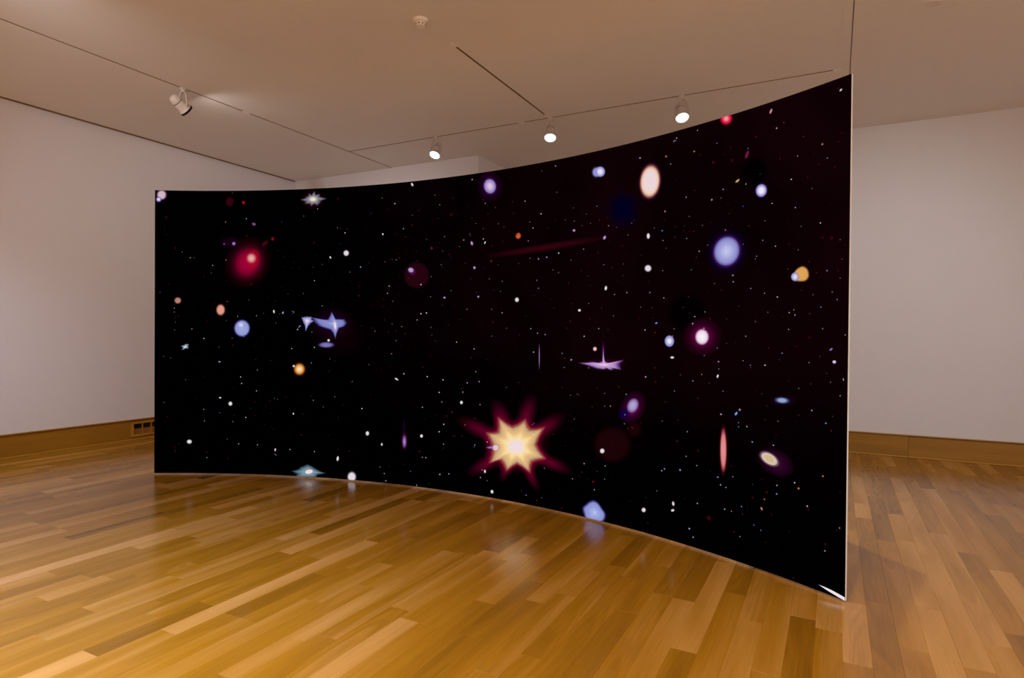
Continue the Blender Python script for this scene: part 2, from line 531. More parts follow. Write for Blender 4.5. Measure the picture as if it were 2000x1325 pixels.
# ---- the picture on the screen, in metres on its face (arc length, height)
SMALL_STARS = """-2475 2939 60 58 g;-3165 2499 91 93 q;-3174 2551 45 47 d;-2546 2638 84 82 o;-2322 2671 73 70 w;-2584 2576 48 47 d;-1932 2634 62 58 b;-1689 2686 75 69 g;-1533 2755 63 57 w;-2560 2409 108 105 v;-3001 2322 69 70 g;-2916 2264 93 93 o;-2875 2264 58 58 g;-2681 2186 71 70 w;-2696 2107 59 58 g;-2776 2069 94 93 q;-2540 2242 84 82 k;-2527 2032 60 58 m;-2268 1989 110 105 r;-2164 2056 123 116 q;-2376 2286 97 93 m;-1917 2169 50 46 d;-1822 2147 50 46 d;-1737 2158 50 46 d;-1582 2160 50 46 g;-1478 2188 63 57 g;-1565 2024 76 69 w;-1929 1963 50 46 d;-1860 1887 50 46 g;-1690 1894 63 57 v;-1900 2273 50 46 d;-1546 2290 50 46 d;-1975 2339 50 46 d;-1799 2219 112 104 q;-3225 1899 57 58 g;-2785 1911 71 70 q;-2525 1811 60 58 o;-2290 1826 61 58 g;-2814 1796 47 47 q;-2658 1803 83 82 q;-2685 1784 47 47 q;-2873 1739 47 47 s;-3079 1737 57 58 w;-3080 1697 57 58 p;-3042 1659 58 58 m;-3070 1638 57 58 r;-3068 1591 57 58 g;-3075 1509 69 70 g;-2897 1523 58 59 w;-2737 1614 71 70 r;-2412 1656 61 58 w;-2534 1611 48 47 g;-2208 1664 61 58 w;-2129 1691 49 46 g;-1953 1682 50 46 g;-2000 1818 62 58 d;-1477 1766 76 68 p;-1995 1591 62 58 v;-1752 1524 88 81 w;-1810 1713 63 58 p;-1794 1703 63 58 w;-1808 1691 50 46 k;-1591 1694 76 69 q;-3166 2683 182 186 q;-3135 1984 91 93 q;-2602 1604 48 47 s;-1572 2409 176 160 q;-1589 2100 101 92 q;-2031 1751 62 58 q;-2319 2495 170 163 q;-3073 2364 138 140 q;-1925 1771 75 69 q;-2081 1863 62 58 s;-3077 1509 71 73 m;-2897 1522 72 73 p;-2772 1423 85 85 w;-2612 1335 62 61 g;-2470 1428 75 73 g;-2343 1448 63 60 p;-2138 1437 89 84 q;-1751 1525 91 83 w;-1591 1499 65 59 p;-2462 1356 87 85 r;-2523 1331 50 48 q;-3187 1232 59 60 g;-3115 1216 59 61 g;-2862 1203 61 61 q;-2213 1215 76 72 r;-2049 1202 77 72 m;-1816 1327 78 72 w;-1563 1343 91 83 w;-1595 1184 78 71 p;-1621 1142 52 48 d;-2195 1100 64 60 w;-2376 1025 88 85 w;-2366 958 88 85 w;-2447 910 50 48 d;-2962 991 60 61 g;-2773 1022 49 48 d;-2769 961 61 61 q;-2204 883 76 72 w;-2044 1105 64 60 q;-1478 1093 65 59 q;-1601 1113 78 71 q;-2858 786 61 61 s;-3180 752 71 73 g;-2771 682 73 73 p;-2762 562 73 73 p;-2601 649 62 61 v;-2448 626 75 73 r;-2319 605 88 85 w;-2459 557 88 85 g;-2223 770 63 60 m;-2060 780 77 72 r;-2163 805 64 60 q;-2006 810 64 60 g;-1972 801 64 60 g;-1880 824 65 60 r;-2101 726 64 60 d;-2263 701 63 60 d;-1599 842 78 71 m;-1576 873 52 47 q;-1572 801 78 71 p;-1458 737 65 59 g;-1693 657 78 72 m;-2044 650 77 72 q;-2219 627 89 84 q;-2107 534 64 60 s;-2042 525 64 60 q;-2012 492 51 48 m;-1795 514 52 48 q;-1704 443 78 72 m;-3028 326 60 61 d;-3068 287 60 61 r;-3067 248 71 73 m;-2737 231 74 73 r;-2735 178 74 73 p;-2508 174 62 61 r;-2519 374 62 61 g;-2396 329 75 73 w;-2190 322 76 72 w;-1832 286 78 72 w;-1819 294 65 60 m;-1556 276 78 71 w;-1986 225 77 72 p;-2002 233 64 60 v;-3153 605 118 121 q;-2215 1356 89 84 q;-779 2886 68 59 s;-804 2825 81 71 g;-660 2761 95 82 w;-925 2682 68 59 b;-461 2634 68 58 g;-210 2808 80 68 g;-155 2712 94 79 g;-447 2873 67 58 s;202 2910 92 77 w;322 2713 78 65 m;348 2678 78 65 p;457 2629 116 97 m;377 2582 65 54 d;489 2481 64 54 g;247 2505 65 55 g;202 2559 66 55 d;-171 2584 67 57 d;-389 2674 135 115 q;-25 2607 239 202 q;-461 2540 189 162 q;-1308 2555 81 73 g;-1277 2547 81 72 r;-1196 2535 95 84 m;-1223 2500 95 84 w;-1273 2394 68 60 d;-561 2511 95 81 p;-648 2462 81 70 s;-298 2396 67 57 g;-99 2406 80 68 v;179 2414 66 55 v;187 2400 53 44 v;114 2362 106 89 k;68 2304 66 56 g;328 2451 117 98 m;329 2357 91 76 w;420 2289 78 65 m;-242 2306 188 160 m;-182 2310 107 91 q;-153 2354 107 91 q;-413 2284 67 58 d;-119 2273 67 56 g;-527 2293 68 58 s;-487 2390 68 58 q;-940 2320 68 59 s;-950 2191 68 60 d;-767 2196 68 59 g;-687 2218 95 82 m;-640 2212 95 82 g;-603 2231 95 82 m;-614 2274 95 82 q;-404 2193 67 58 m;-1163 2104 81 72 g;-1043 2152 109 96 p;-885 2134 68 59 s;-1381 2040 68 61 s;-1164 2008 95 84 q;-1059 1960 122 108 q;-718 1957 109 94 p;-736 1885 95 82 p;-601 1874 68 58 s;-504 2029 81 70 d;-609 2045 81 70 q;-423 2044 81 69 q;-359 1963 108 92 w;-244 2036 81 68 g;-97 1990 67 56 s;-134 2145 80 68 g;-120 2120 67 56 d;-25 2208 66 56 d;340 2096 65 54 d;416 2151 168 140 m;131 2147 79 66 d;490 2113 64 54 d;195 2000 79 66 d;396 1992 78 65 g;-23 1897 80 67 g;-249 1844 81 68 g;260 1876 79 66 d;446 1887 65 54 d;519 1876 77 64 g;-779 1825 136 118 q;-779 1754 109 94 q;-675 1807 81 70 g;-726 1718 82 71 q;-919 1773 82 71 q;-116 1761 80 68 m;20 1753 80 67 q;155 1721 92 77 g;424 1717 78 65 g;-357 1683 108 92 w;-295 1690 108 92 w;-399 1624 94 81 p;-770 1623 68 59 d;-683 1585 81 70 g;-574 1560 81 70 o;-244 1555 67 57 g;-48 1576 67 56 d;78 1625 66 56 d;440 1601 103 86 r;313 1572 78 65 q;-1027 1564 68 60 d;-1063 1866 109 96 m;-1257 1853 68 60 s;-1155 1689 68 60 q;-1347 1792 68 61 s;-742 2709 136 118 q;-1306 2848 162 145 q;-235 2583 107 91 q;-10 2761 159 134 q;163 2668 105 88 q;-45 2237 160 135 q;-537 2429 162 139 q;-908 1544 75 65 d;-878 1513 75 65 o;-725 1502 75 65 m;-534 1490 89 77 m;-637 1519 74 64 m;-241 1548 74 63 d;-234 1478 59 50 g;-636 1422 89 77 g;-585 1382 74 64 q;-687 1293 89 77 k;-940 1340 60 52 d;-942 1180 75 65 g;-1386 1228 74 67 g;-1333 1209 74 67 m;-1265 1153 60 53 s;-1179 1160 60 53 s;-1395 1101 74 67 d;-803 1126 90 78 q;-704 1168 89 77 q;-546 1100 104 90 w;-282 1081 103 88 w;-105 1058 103 87 w;-333 1169 89 76 m;-414 1357 74 63 q;-247 1282 88 75 q;-192 1423 88 75 m;44 1416 87 74 w;237 1356 101 84 p;206 1274 86 73 m;257 1147 86 72 p;294 1058 100 84 p;164 1041 101 85 p;116 953 101 85 p;98 986 73 61 m;-147 937 103 87 w;427 1475 71 59 v;378 1264 100 83 q;274 1312 86 72 q;-1147 1000 75 66 m;-1130 1004 75 66 g;-1329 845 74 67 o;-1020 738 105 92 w;-1232 765 60 53 m;-1458 738 74 67 g;-1285 635 74 67 d;-117 848 88 75 p;-334 785 104 88 p;-63 719 88 74 m;-2 758 131 111 m;-37 790 73 62 q;306 849 86 72 p;255 719 86 72 m;143 651 72 61 k;-93 638 103 87 w;-144 564 103 87 w;-94 450 88 75 p;-100 412 132 112 q;25 535 190 160 q;108 544 131 110 q;-185 713 103 87 q;-364 359 119 101 r;-331 304 89 76 p;-292 305 103 88 p;-810 168 90 78 g;-705 183 60 52 d;-761 108 90 78 p;-743 37 105 91 p;-946 30 60 52 m;-463 156 74 64 v;-392 29 89 76 p;-256 58 74 63 d;-133 160 118 100 p;-32 176 102 87 p;252 475 86 72 p;245 458 72 60 v;387 515 86 72 w;334 255 86 72 p;317 183 100 84 p;389 165 86 72 g;-1283 313 119 107 q;-1162 304 75 66 m;-534 217 89 77 q;-1394 451 74 67 s;-798 714 60 52 q;-675 837 89 77 q;-926 885 90 78 q;93 1137 87 73 q;-307 676 89 76 q;1081 2910 89 74 p;943 2890 60 50 g;613 2878 78 65 s;1096 2688 74 62 g;771 2652 92 77 p;637 2662 78 65 m;647 2559 62 52 d;915 2533 76 63 m;938 2524 91 75 w;822 2467 76 64 g;856 2412 76 63 w;1010 2398 60 50 d;1081 2459 89 74 q;1184 2447 59 49 g;1265 2536 58 48 g;1273 2426 72 60 g;1351 2382 57 48 g;1389 2471 57 48 g;1432 2391 57 47 g;1493 2521 70 59 v;1516 2410 84 70 m;1604 2353 69 58 p;1678 2332 54 46 g;1817 2349 66 56 g;1784 2262 67 56 g;1594 2417 55 46 d;550 2449 94 78 m;490 2482 63 53 g;540 2320 63 52 d;808 2304 77 64 p;944 2368 75 63 q;1121 2176 103 86 w;1000 2150 105 87 p;915 2141 106 88 p;828 2152 76 64 g;1243 2108 73 61 g;1367 2189 71 60 p;1506 2150 70 59 d;1154 2357 74 61 q;1064 2038 74 62 g;1122 2013 74 61 g;708 2114 93 77 m;490 2113 79 66 d;537 1965 79 65 v;900 1959 91 76 v;917 1889 91 76 v;520 1877 63 52 d;877 1828 122 101 q;799 1941 61 51 s;983 1894 60 50 q;1222 1920 73 61 m;1415 1967 71 59 d;1497 1973 70 59 q;1436 1890 71 59 s;1563 2049 69 58 v;1638 2022 69 57 d;1745 2043 54 45 g;1774 2110 80 68 q;1901 2097 52 44 d;1509 2077 98 82 q;1406 2063 100 83 q;1695 1918 95 80 q;1744 1955 67 57 d;1345 2014 115 96 q;1665 1811 68 57 p;1779 1821 80 68 p;1984 1813 77 66 p;1973 1894 64 55 s;1421 1747 71 59 g;1258 1749 58 48 d;1546 1707 70 58 d;1657 1645 68 57 g;1244 1605 87 73 m;1433 1625 71 59 m;538 1684 94 79 p;791 1654 61 51 d;1075 1716 59 49 d;522 1722 79 66 q;1047 1795 75 62 s;1904 1706 65 55 g;2003 1700 77 65 m;2106 1768 75 64 p;2125 1759 50 43 d;2018 2288 64 54 g;2086 2260 88 75 t;2094 2188 63 54 p;2122 2129 50 43 g;2105 2339 50 43 d;2108 2398 100 86 k;2113 2796 112 96 o;1886 2830 105 89 p;2151 2735 62 53 v;1945 2217 65 55 m;2094 1968 63 54 o;2179 2891 86 74 v;1607 2225 83 69 q;1841 2057 66 56 q;2192 2275 61 53 q;1840 2367 66 56 d;1735 2184 108 91 q;1894 1619 92 78 q;2011 1621 51 44 d;1825 1584 53 45 s;587 1546 72 60 g;841 1543 88 74 p;912 1504 88 73 p;991 1493 87 72 p;872 1341 106 88 p;1163 1338 85 71 v;1189 1298 85 71 m;1255 1287 118 98 p;1167 1267 68 57 q;1187 1221 85 71 g;720 1072 72 60 d;588 1021 73 60 g;1168 1054 68 57 d;765 1006 89 74 q;1380 1482 83 69 w;1520 1544 81 68 p;1609 1536 64 54 d;1803 1309 77 65 q;1945 1534 90 76 p;2034 1515 103 88 r;2185 1491 71 61 g;1955 1183 105 89 p;2033 1255 89 75 m;2041 1151 147 125 q;2100 1191 58 50 d;1426 1228 82 69 v;1712 1093 78 66 m;1511 1073 65 54 d;1582 1032 64 54 v;1636 937 80 67 p;1583 931 64 54 v;1463 916 65 55 d;1319 1009 67 56 g;1253 994 67 56 g;1335 1002 67 56 d;1782 1040 77 65 p;2103 868 58 50 g;2121 1012 58 50 m;2137 1010 58 49 m;2023 1068 59 50 q;2203 1097 57 49 s;1291 802 67 56 g;1263 707 67 56 s;1203 570 68 57 s;1083 655 69 57 d;883 728 71 59 g;869 714 71 59 v;875 414 88 73 v;994 355 87 72 g;1391 449 99 83 k;1289 459 67 56 q;1593 459 80 67 p;1516 405 81 68 m;1367 375 83 69 m;1277 307 84 70 k;1588 355 80 67 g;1654 420 63 53 q;1492 254 81 68 p;1480 316 147 123 r;1422 326 82 69 q;1342 341 117 97 q;757 130 72 60 d;808 95 89 74 v;792 94 71 59 m;970 99 70 58 g;918 67 88 73 r;1173 45 68 57 m;1967 280 60 51 d;2063 350 73 63 g;2103 505 87 75 p;2126 522 87 74 p;1987 94 60 51 m;1830 228 62 52 s;1644 763 64 53 q;1533 694 65 54 q;1768 812 78 65 v;1772 882 93 79 v;1915 836 106 90 q;1839 789 123 104 r;1799 780 77 65 m;631 906 90 75 q;659 1441 72 60 q;690 1362 72 60 s;1011 1041 87 72 q;560 1296 73 61 s;721 1489 72 60 m;1205 1549 68 56 d;2014 1355 59 50 q;1149 194 68 57 s;1242 823 68 56 s;1407 693 66 55 s;3357 2890 57 55 k;3346 2904 103 99 q;3005 2807 78 71 m;2957 2786 79 72 p;3135 2688 62 58 m;3254 2612 83 79 k;3352 2601 46 44 m;3098 2581 50 47 p;2982 2590 52 48 m;3285 2525 47 45 p;3200 2568 48 45 s;3234 2500 48 45 m;3331 2463 104 99 q;3369 2646 80 76 q;2370 2923 62 54 p;2200 2909 81 69 p;2180 2893 81 69 v;2192 2893 65 55 v;2346 2782 94 81 k;2334 2763 78 68 q;2394 2750 108 94 q;2524 2797 60 52 v;2630 2745 116 103 q;2582 2711 88 78 q;2758 2709 56 50 v;2641 2656 173 154 q;2498 2675 195 171 q;2815 2769 69 62 r;2846 2525 54 49 d;2745 2481 56 50 w;2576 2477 74 65 p;2561 2422 59 52 g;2489 2422 105 92 k;2284 2473 95 82 g;2355 2509 62 54 m;2196 2614 65 55 s;2725 2340 71 63 b;2792 2338 55 50 q;3059 2449 64 59 w;2932 2325 53 48 w;3088 2273 63 58 p;2884 2223 54 49 g;3193 2368 49 46 g;3198 2289 49 46 q;3308 2257 47 44 q;3164 2438 98 92 q;3248 2157 60 56 w;3127 2155 50 46 g;3037 2196 64 59 q;2770 2208 70 62 m;2626 2308 58 51 d;2311 2334 63 54 g;2272 2273 64 55 d;2200 2274 129 111 q;2418 2257 61 53 g;2292 2180 79 68 g;2194 2201 65 56 d;2348 2223 78 68 r;2485 2271 60 53 s;2596 2203 73 65 k;2643 2235 58 51 s;2870 2102 54 49 p;2958 2055 66 60 p;2461 2116 61 53 g;2394 2081 62 54 w;2729 2094 56 50 g;2372 2040 62 54 d;2827 2006 55 49 p;2819 1989 55 49 v;2332 1957 63 54 g;2517 1850 60 52 g;2570 1804 59 52 d;2656 1896 86 77 p;2660 1853 72 64 p;2789 1802 69 62 v;2886 1767 54 49 p;2975 1739 65 60 w;3110 2016 50 46 g;3042 1906 64 59 d;3180 1940 49 46 m;3228 1869 48 45 m;3292 1876 70 67 v;3380 1934 68 65 m;3371 1828 46 44 g;3359 1871 91 88 q;3325 1752 58 55 g;3257 1668 59 56 v;3208 1742 48 45 g;3133 1773 50 46 d;3056 1640 64 59 p;3086 1657 51 47 p;3093 1625 63 58 p;2911 1646 53 49 g;3013 1615 52 47 s;3188 1631 61 57 m;3355 1707 57 55 v;2702 1690 57 51 d;2817 1637 69 62 q;2825 1588 55 49 g;2311 1769 79 68 r;2268 1694 64 55 d;2446 1659 61 53 p;2364 1628 78 67 p;2348 1579 94 81 p;2486 1612 60 53 d;2613 1609 58 52 d;2325 1656 110 95 q;2474 1793 61 53 q;2841 1919 68 62 q;2264 2236 95 82 q;2315 2227 94 82 q;2154 2732 65 56 g;2614 2370 58 51 s;3368 2045 46 44 g;3317 2060 163 155 q;3261 2070 119 112 q;3048 2058 77 71 q;2195 1543 71 61 g;2438 1546 84 73 p;3053 1538 56 52 p;3270 1542 65 62 g;3405 1507 49 48 p;2756 1494 62 55 p;2615 1445 64 57 d;2683 1453 63 56 s;2544 1412 65 57 v;2443 1359 67 59 g;2555 1321 82 72 p;2558 1272 65 57 v;2787 1459 61 55 q;2739 1335 62 55 v;3011 1392 71 65 v;2792 1308 61 55 v;2795 1292 61 55 d;2895 1313 74 67 w;2919 1421 59 53 m;2995 1351 57 52 d;3093 1436 69 64 q;3188 1490 121 113 q;3188 1342 54 50 k;3254 1381 52 49 d;3030 1422 57 52 q;3320 1422 77 73 v;3297 1284 52 49 d;3398 1254 62 60 p;3321 1235 51 49 g;3380 1163 50 48 p;3199 1217 53 50 d;3124 1184 55 51 g;3057 1224 84 78 q;2252 1215 88 76 m;2354 1178 69 60 p;2425 1227 68 59 o;2484 1171 67 58 d;2339 1267 69 60 q;2204 1096 71 61 v;2591 1125 65 57 v;2396 1061 68 59 d;2875 1130 60 54 d;2833 1149 60 54 q;2578 968 97 86 p;2718 1013 109 97 p;2711 928 63 56 v;2712 901 63 56 v;2772 910 77 69 p;2989 970 57 53 v;2901 970 59 54 d;3126 1024 55 51 d;3208 1061 67 63 p;3109 980 69 64 q;3296 997 77 74 v;3330 958 64 61 m;3337 1041 51 49 d;2313 817 69 60 p;2230 738 88 76 m;2306 642 70 60 p;2400 695 85 74 r;2393 591 68 59 p;2257 537 106 91 p;2500 572 83 73 q;2660 636 95 84 q;2812 816 91 82 v;2960 817 73 66 p;2977 884 72 66 q;2559 541 82 72 p;2581 493 81 71 p;2622 484 64 57 p;2673 565 79 70 g;2818 544 61 55 d;2884 589 74 67 q;2987 572 72 66 p;2986 519 86 79 v;3104 613 69 64 w;3130 584 96 89 k;2917 514 88 80 r;2902 467 74 67 k;2950 382 87 80 q;2401 329 85 74 p;2614 337 80 71 p;2665 335 63 56 o;2739 383 62 55 p;2747 336 62 55 m;2780 377 61 55 q;2830 285 61 54 v;2880 265 60 54 v;2687 205 63 56 m;2729 184 62 56 k;2338 137 104 90 p;2370 85 86 74 p;2296 340 70 60 s;3187 491 81 76 p;3194 474 107 101 q;3282 688 78 74 k;3386 618 62 60 q;3386 416 62 60 k;3371 400 75 72 q;3302 300 64 61 r;3300 260 65 61 p;2914 200 74 67 q;2818 459 121 109 q;3104 39 55 51 d;3073 311 56 52 s;2493 247 266 233 q;2235 891 106 91 q;3106 1435 69 64 q;2912 1056 88 80 q;3397 1262 50 48 g"""
BODIES = [
((1.7334,2.4658),(0.16902,0.00176,-0.02259,-0.15798),((0,(0,0,30),1),(0.35,(0,0,30),0.85),(0.7,(0,0,30),0.4),(1,(0,0,30),0))),
((1.6543,0.6353),(0.19104,0.00168,0.02465,-0.15237),((0,(30,3,7),1),(0.7,(28,3,7),0.9),(1,(28,3,7),0))),
((1.8548,0.7747),(0.07831,0.00075,0.00909,-0.06618),((0,(30,3,8),1),(0.35,(30,3,8),0.85),(0.7,(30,3,8),0.4),(1,(30,3,8),0))),
((0.9646,2.2342),(0.64194,0.00691,0.03544,-0.03497),((0,(52,3,16),1),(0.45,(46,3,14),0.9),(0.8,(40,3,14),0.4),(1.05,(30,0,8),0))),
((-1.3002,1.4695),(0.34787,0.00155,0.00287,-0.25899),((0,(14,0,4),1),(0.35,(14,0,4),0.85),(0.7,(14,0,4),0.4),(1,(14,0,4),0))),
((-3.2139,2.9152),(0.04287,0.00013,0.0009,-0.04573),((0,(208,182,194),1),(0.8,(205,178,190),1),(1,(120,80,120),0.8),(1.25,(60,10,50),0.3),(1.5,(0,0,0),0))),
((-3.2437,2.8678),(0.02369,7e-05,0.00051,-0.02446),((0,(235,222,230),1),(0.45,(225,210,225),1),(0.7,(150,130,190),1),(1,(120,100,170),0.8),(1.25,(0,0,0),0))),
((-1.591,2.8521),(0.13793,0.00057,-0.00523,-0.10435),((0,(40,0,12),1),(0.35,(40,0,12),0.85),(0.7,(40,0,12),0.4),(1,(40,0,12),0))),
((-1.5868,2.8555),[-131,1,-88,10,-69,28,-50,32,-46,57,-19,40,12,73,27,40,65,45,69,19,139,-1,82,-16,69,-38,42,-59,13,-44,-19,-63,-37,-40,-81,-41,-82,-18],((0,(150,146,150),1),(0.6,(138,134,142),1),(0.85,(112,108,124),1),(1,(80,70,95),0.8),(1.18,(50,15,35),0))),
((-1.5882,2.8557),(0.0546,0.00018,-0.00208,-0.03234),((0,(238,228,214),1),(0.35,(232,222,195),1),(0.65,(190,184,170),0.9),(1,(150,146,150),0))),
((-2.505,2.8489),(0.04335,0.00019,-0.00021,-0.04893),((0,(50,3,15),1),(0.73,(50,3,15),1),(0.95,(30,1,9),0.7),(1.2,(0,0,0),0))),
((-2.4962,2.4248),(0.13186,0.00029,-0.00015,-0.07454),((0,(26,0,20),1),(0.35,(26,0,20),0.85),(0.7,(26,0,20),0.4),(1,(26,0,20),0))),
((-2.3074,2.2169),(0.15663,-0.08392,-0.07008,-0.17319),((0,(165,0,55),1),(0.4,(150,0,50),1),(0.65,(112,0,38),1),(0.85,(64,0,22),0.9),(1.1,(34,0,12),0.6),(1.5,(10,0,2),0))),
((-2.2462,2.2538),(0.08256,-0.02084,-0.01421,-0.11495),((0,(175,12,28),0.8),(0.35,(175,12,28),0.68),(0.7,(175,12,28),0.32000000000000006),(1,(175,12,28),0))),
((-2.2686,2.2608),(0.04685,0.0002,-0.0002,-0.04674),((0,(236,190,180),1),(0.35,(225,160,150),1),(0.75,(205,125,128),1),(1,(190,70,80),0.6),(1.3,(160,0,50),0))),
((-3.0466,1.8177),(0.03312,0.0001,0.00031,-0.03204),((0,(185,126,110),1),(0.73,(185,126,110),1),(0.95,(111,75,66),0.7),(1.2,(0,0,0),0))),
((-2.5976,1.7228),(0.04258,0.0002,0.00026,-0.05339),((0,(225,160,140),1),(0.8,(218,150,130),1),(1,(130,70,60),0.7),(1.25,(40,0,10),0))),
((-2.3667,1.5328),(0.0799,0.00034,0.00057,-0.08207),((0,(160,170,222),1),(0.6,(148,158,214),1),(0.88,(140,148,206),1),(1.0,(74,66,150),0.8),(1.15,(20,0,50),0))),
((-2.3785,1.5684),(0.03327,0.00012,0.00022,-0.02985),((0,(215,215,245),0.9),(0.35,(215,215,245),0.765),(0.7,(215,215,245),0.36000000000000004),(1,(215,215,245),0))),
((-1.648,1.6134),[-58,32,-27,37,-1,41,24,38,50,37,45,14,71,-3,35,-23,12,-48,-16,-101,-21,-48,-40,-14],((0,(238,215,212),1),(0.3,(228,205,210),1),(0.55,(165,165,220),1),(0.9,(130,138,205),0.9),(1.15,(20,0,60),0))),
((-1.3704,1.5884),(0.25473,0.00103,0.0009,-0.17656),((0,(26,0,24),1),(0.35,(26,0,24),0.85),(0.7,(26,0,24),0.4),(1,(26,0,24),0))),
((-1.3414,1.5833),[-243,64,-180,52,-122,44,-70,41,-47,78,-30,117,-6,83,11,47,63,47,110,44,133,6,105,-25,52,-41,32,-78,12,-145,-11,-88,-40,-57,-98,-42,-162,-22,-208,15],((0,(190,188,222),1),(0.3,(140,144,204),1),(0.8,(122,127,192),1),(0.97,(80,72,145),0.8),(1.1,(25,0,40),0))),
((-1.3326,1.5678),(0.02408,0.01088,0.00313,-0.06671),((0,(240,222,220),1),(0.4,(228,212,220),1),(0.75,(165,160,220),0.7),(1.2,(120,120,200),0))),
((-1.4299,1.3695),(0.08676,0.00017,0.00104,-0.02916),((0,(130,125,185),1),(0.6,(112,106,168),1),(1,(50,30,90),0.5),(1.2,(0,0,0),0))),
((-2.9688,1.3341),[-40,8,-14,17,6,29,35,27,29,5,34,-15,6,-17,-33,-33,-22,-9],((0,(230,215,208),1),(0.35,(220,205,200),1),(0.5,(135,155,168),1),(0.9,(110,130,150),0.9),(1.15,(0,0,20),0))),
((-1.731,1.1161),(0.05619,0.00029,0.00104,-0.05527),((0,(246,228,195),1),(0.35,(242,206,150),1),(0.72,(222,155,66),1),(0.92,(175,100,34),0.9),(1.15,(70,24,10),0.5),(1.4,(0,0,0),0))),
((-1.6187,0.0655),[-176,-3,-111,15,-88,37,-52,51,-17,67,19,57,72,31,111,12,174,-5,96,-20,72,-52,-19,-65,-133,-61,-121,-30],((0,(150,170,180),1),(0.6,(110,140,156),1),(0.88,(80,110,130),0.8),(1.15,(10,0,40),0))),
((-1.6184,0.0658),(0.04991,0.00504,0.01073,-0.02512),((0,(236,220,224),1),(0.73,(236,220,224),1),(0.95,(141,132,134),0.7),(1.2,(0,0,0),0))),
((0.3927,2.8288),(0.06348,0.01152,7e-05,-0.06621),((0,(238,196,208),1),(0.33,(220,182,212),1),(0.62,(165,152,206),1),(0.88,(140,124,190),1),(1.06,(62,8,68),0.8),(1.35,(34,0,34),0.6),(2.3,(10,0,8),0))),
((-0.4124,2.0542),(0.14421,0.00097,-0.00437,-0.12821),((0,(37,3,14),1),(0.85,(35,3,13),1),(1.05,(20,2,6),0))),
((-0.4629,2.0903),(0.04277,-0.02626,-0.02689,-0.03158),((0,(85,10,75),1),(0.35,(85,10,75),0.85),(0.7,(85,10,75),0.4),(1,(85,10,75),0))),
((-0.4763,2.1066),(0.03047,-0.00932,-0.01047,-0.02202),((0,(172,148,198),1),(0.73,(172,148,198),1),(0.95,(103,88,118),0.7),(1.2,(0,0,0),0))),
((-0.5466,0.5729),(0.01972,0.0008,0.00128,-0.10983),((0,(26,0,32),1),(0.35,(26,0,32),0.85),(0.7,(26,0,32),0.4),(1,(26,0,32),0))),
((-0.5375,0.4437),(0.0377,0.00066,0.00276,-0.08984),((0,(100,10,80),1),(0.35,(100,10,80),0.85),(0.7,(100,10,80),0.4),(1,(100,10,80),0))),
((-0.5375,0.4387),(0.02088,0.00042,0.00154,-0.0574),((0,(165,150,212),1),(0.5,(140,105,180),1),(1.1,(70,10,80),0))),
((0.6825,0.5068),(0.37934,0.00248,0.04112,-0.2618),((0,(50,0,16),0.8),(0.35,(50,0,16),0.68),(0.7,(50,0,16),0.32000000000000006),(1,(50,0,16),0))),
((0.5482,0.7371),(-0.10828,0.09963,0.17572,0.04833),((0,(98,3,36),0.9),(0.35,(78,1,31),0.72),(0.7,(48,0,21),0.38),(1,(20,0,8),0))),
((0.7983,0.7874),(0.0739,0.10374,0.20734,-0.01847),((0,(98,3,36),0.9),(0.35,(78,1,31),0.72),(0.7,(48,0,21),0.38),(1,(20,0,8),0))),
((0.9918,0.6971),(0.21157,0.06013,0.14024,-0.06742),((0,(98,3,36),0.9),(0.35,(78,1,31),0.72),(0.7,(48,0,21),0.38),(1,(20,0,8),0))),
((1.0396,0.4122),(0.24516,-0.03413,-0.05931,-0.06872),((0,(98,3,36),0.9),(0.35,(78,1,31),0.72),(0.7,(48,0,21),0.38),(1,(20,0,8),0))),
((0.8385,0.2862),(0.10283,-0.05763,-0.15235,-0.03237),((0,(98,3,36),0.9),(0.35,(78,1,31),0.72),(0.7,(48,0,21),0.38),(1,(20,0,8),0))),
((0.5992,0.3053),(-0.07086,-0.06071,-0.14239,0.01515),((0,(98,3,36),0.9),(0.35,(78,1,31),0.72),(0.7,(48,0,21),0.38),(1,(20,0,8),0))),
((0.3842,0.3189),(-0.22979,-0.04796,-0.13374,0.06588),((0,(98,3,36),0.9),(0.35,(78,1,31),0.72),(0.7,(48,0,21),0.38),(1,(20,0,8),0))),
((0.3153,0.6169),(-0.28102,0.04557,0.0904,0.08338),((0,(98,3,36),0.9),(0.35,(78,1,31),0.72),(0.7,(48,0,21),0.38),(1,(20,0,8),0))),
((0.6961,0.4993),[-210,268,-167,257,-107,224,-49,205,5,224,58,258,101,275,127,257,143,224,168,200,219,206,278,221,313,217,298,175,259,112,238,54,265,8,309,-33,328,-67,295,-89,237,-104,191,-124,177,-159,174,-198,159,-221,118,-210,63,-181,12,-166,-32,-187,-73,-222,-109,-239,-138,-217,-163,-178,-192,-152,-234,-161,-279,-185,-310,-188,-310,-153,-295,-97,-289,-42,-308,11,-336,65,-345,106,-315,121,-266,122,-229,136,-221,180,-224,235],((0,(170,40,40),1),(0.72,(165,30,45),1),(0.9,(125,4,44),0.9),(1.0,(90,0,36),0.5),(1.14,(60,0,22),0))),
((0.6961,0.4993),[-180,229,-98,186,-40,166,17,189,87,235,109,187,136,162,188,166,268,186,218,104,193,44,223,-2,281,-58,203,-78,154,-100,140,-135,136,-189,64,-153,9,-134,-35,-159,-93,-204,-122,-153,-154,-122,-196,-134,-264,-160,-237,-87,-232,-34,-250,20,-294,90,-224,96,-184,109,-175,156],((0,(240,220,230),1),(0.2,(240,218,222),1),(0.36,(248,222,180),1),(0.52,(243,212,148),1),(0.66,(232,186,122),1),(0.8,(214,178,132),1),(0.94,(190,152,112),1),(1.02,(150,90,70),0.8),(1.14,(120,10,40),0))),
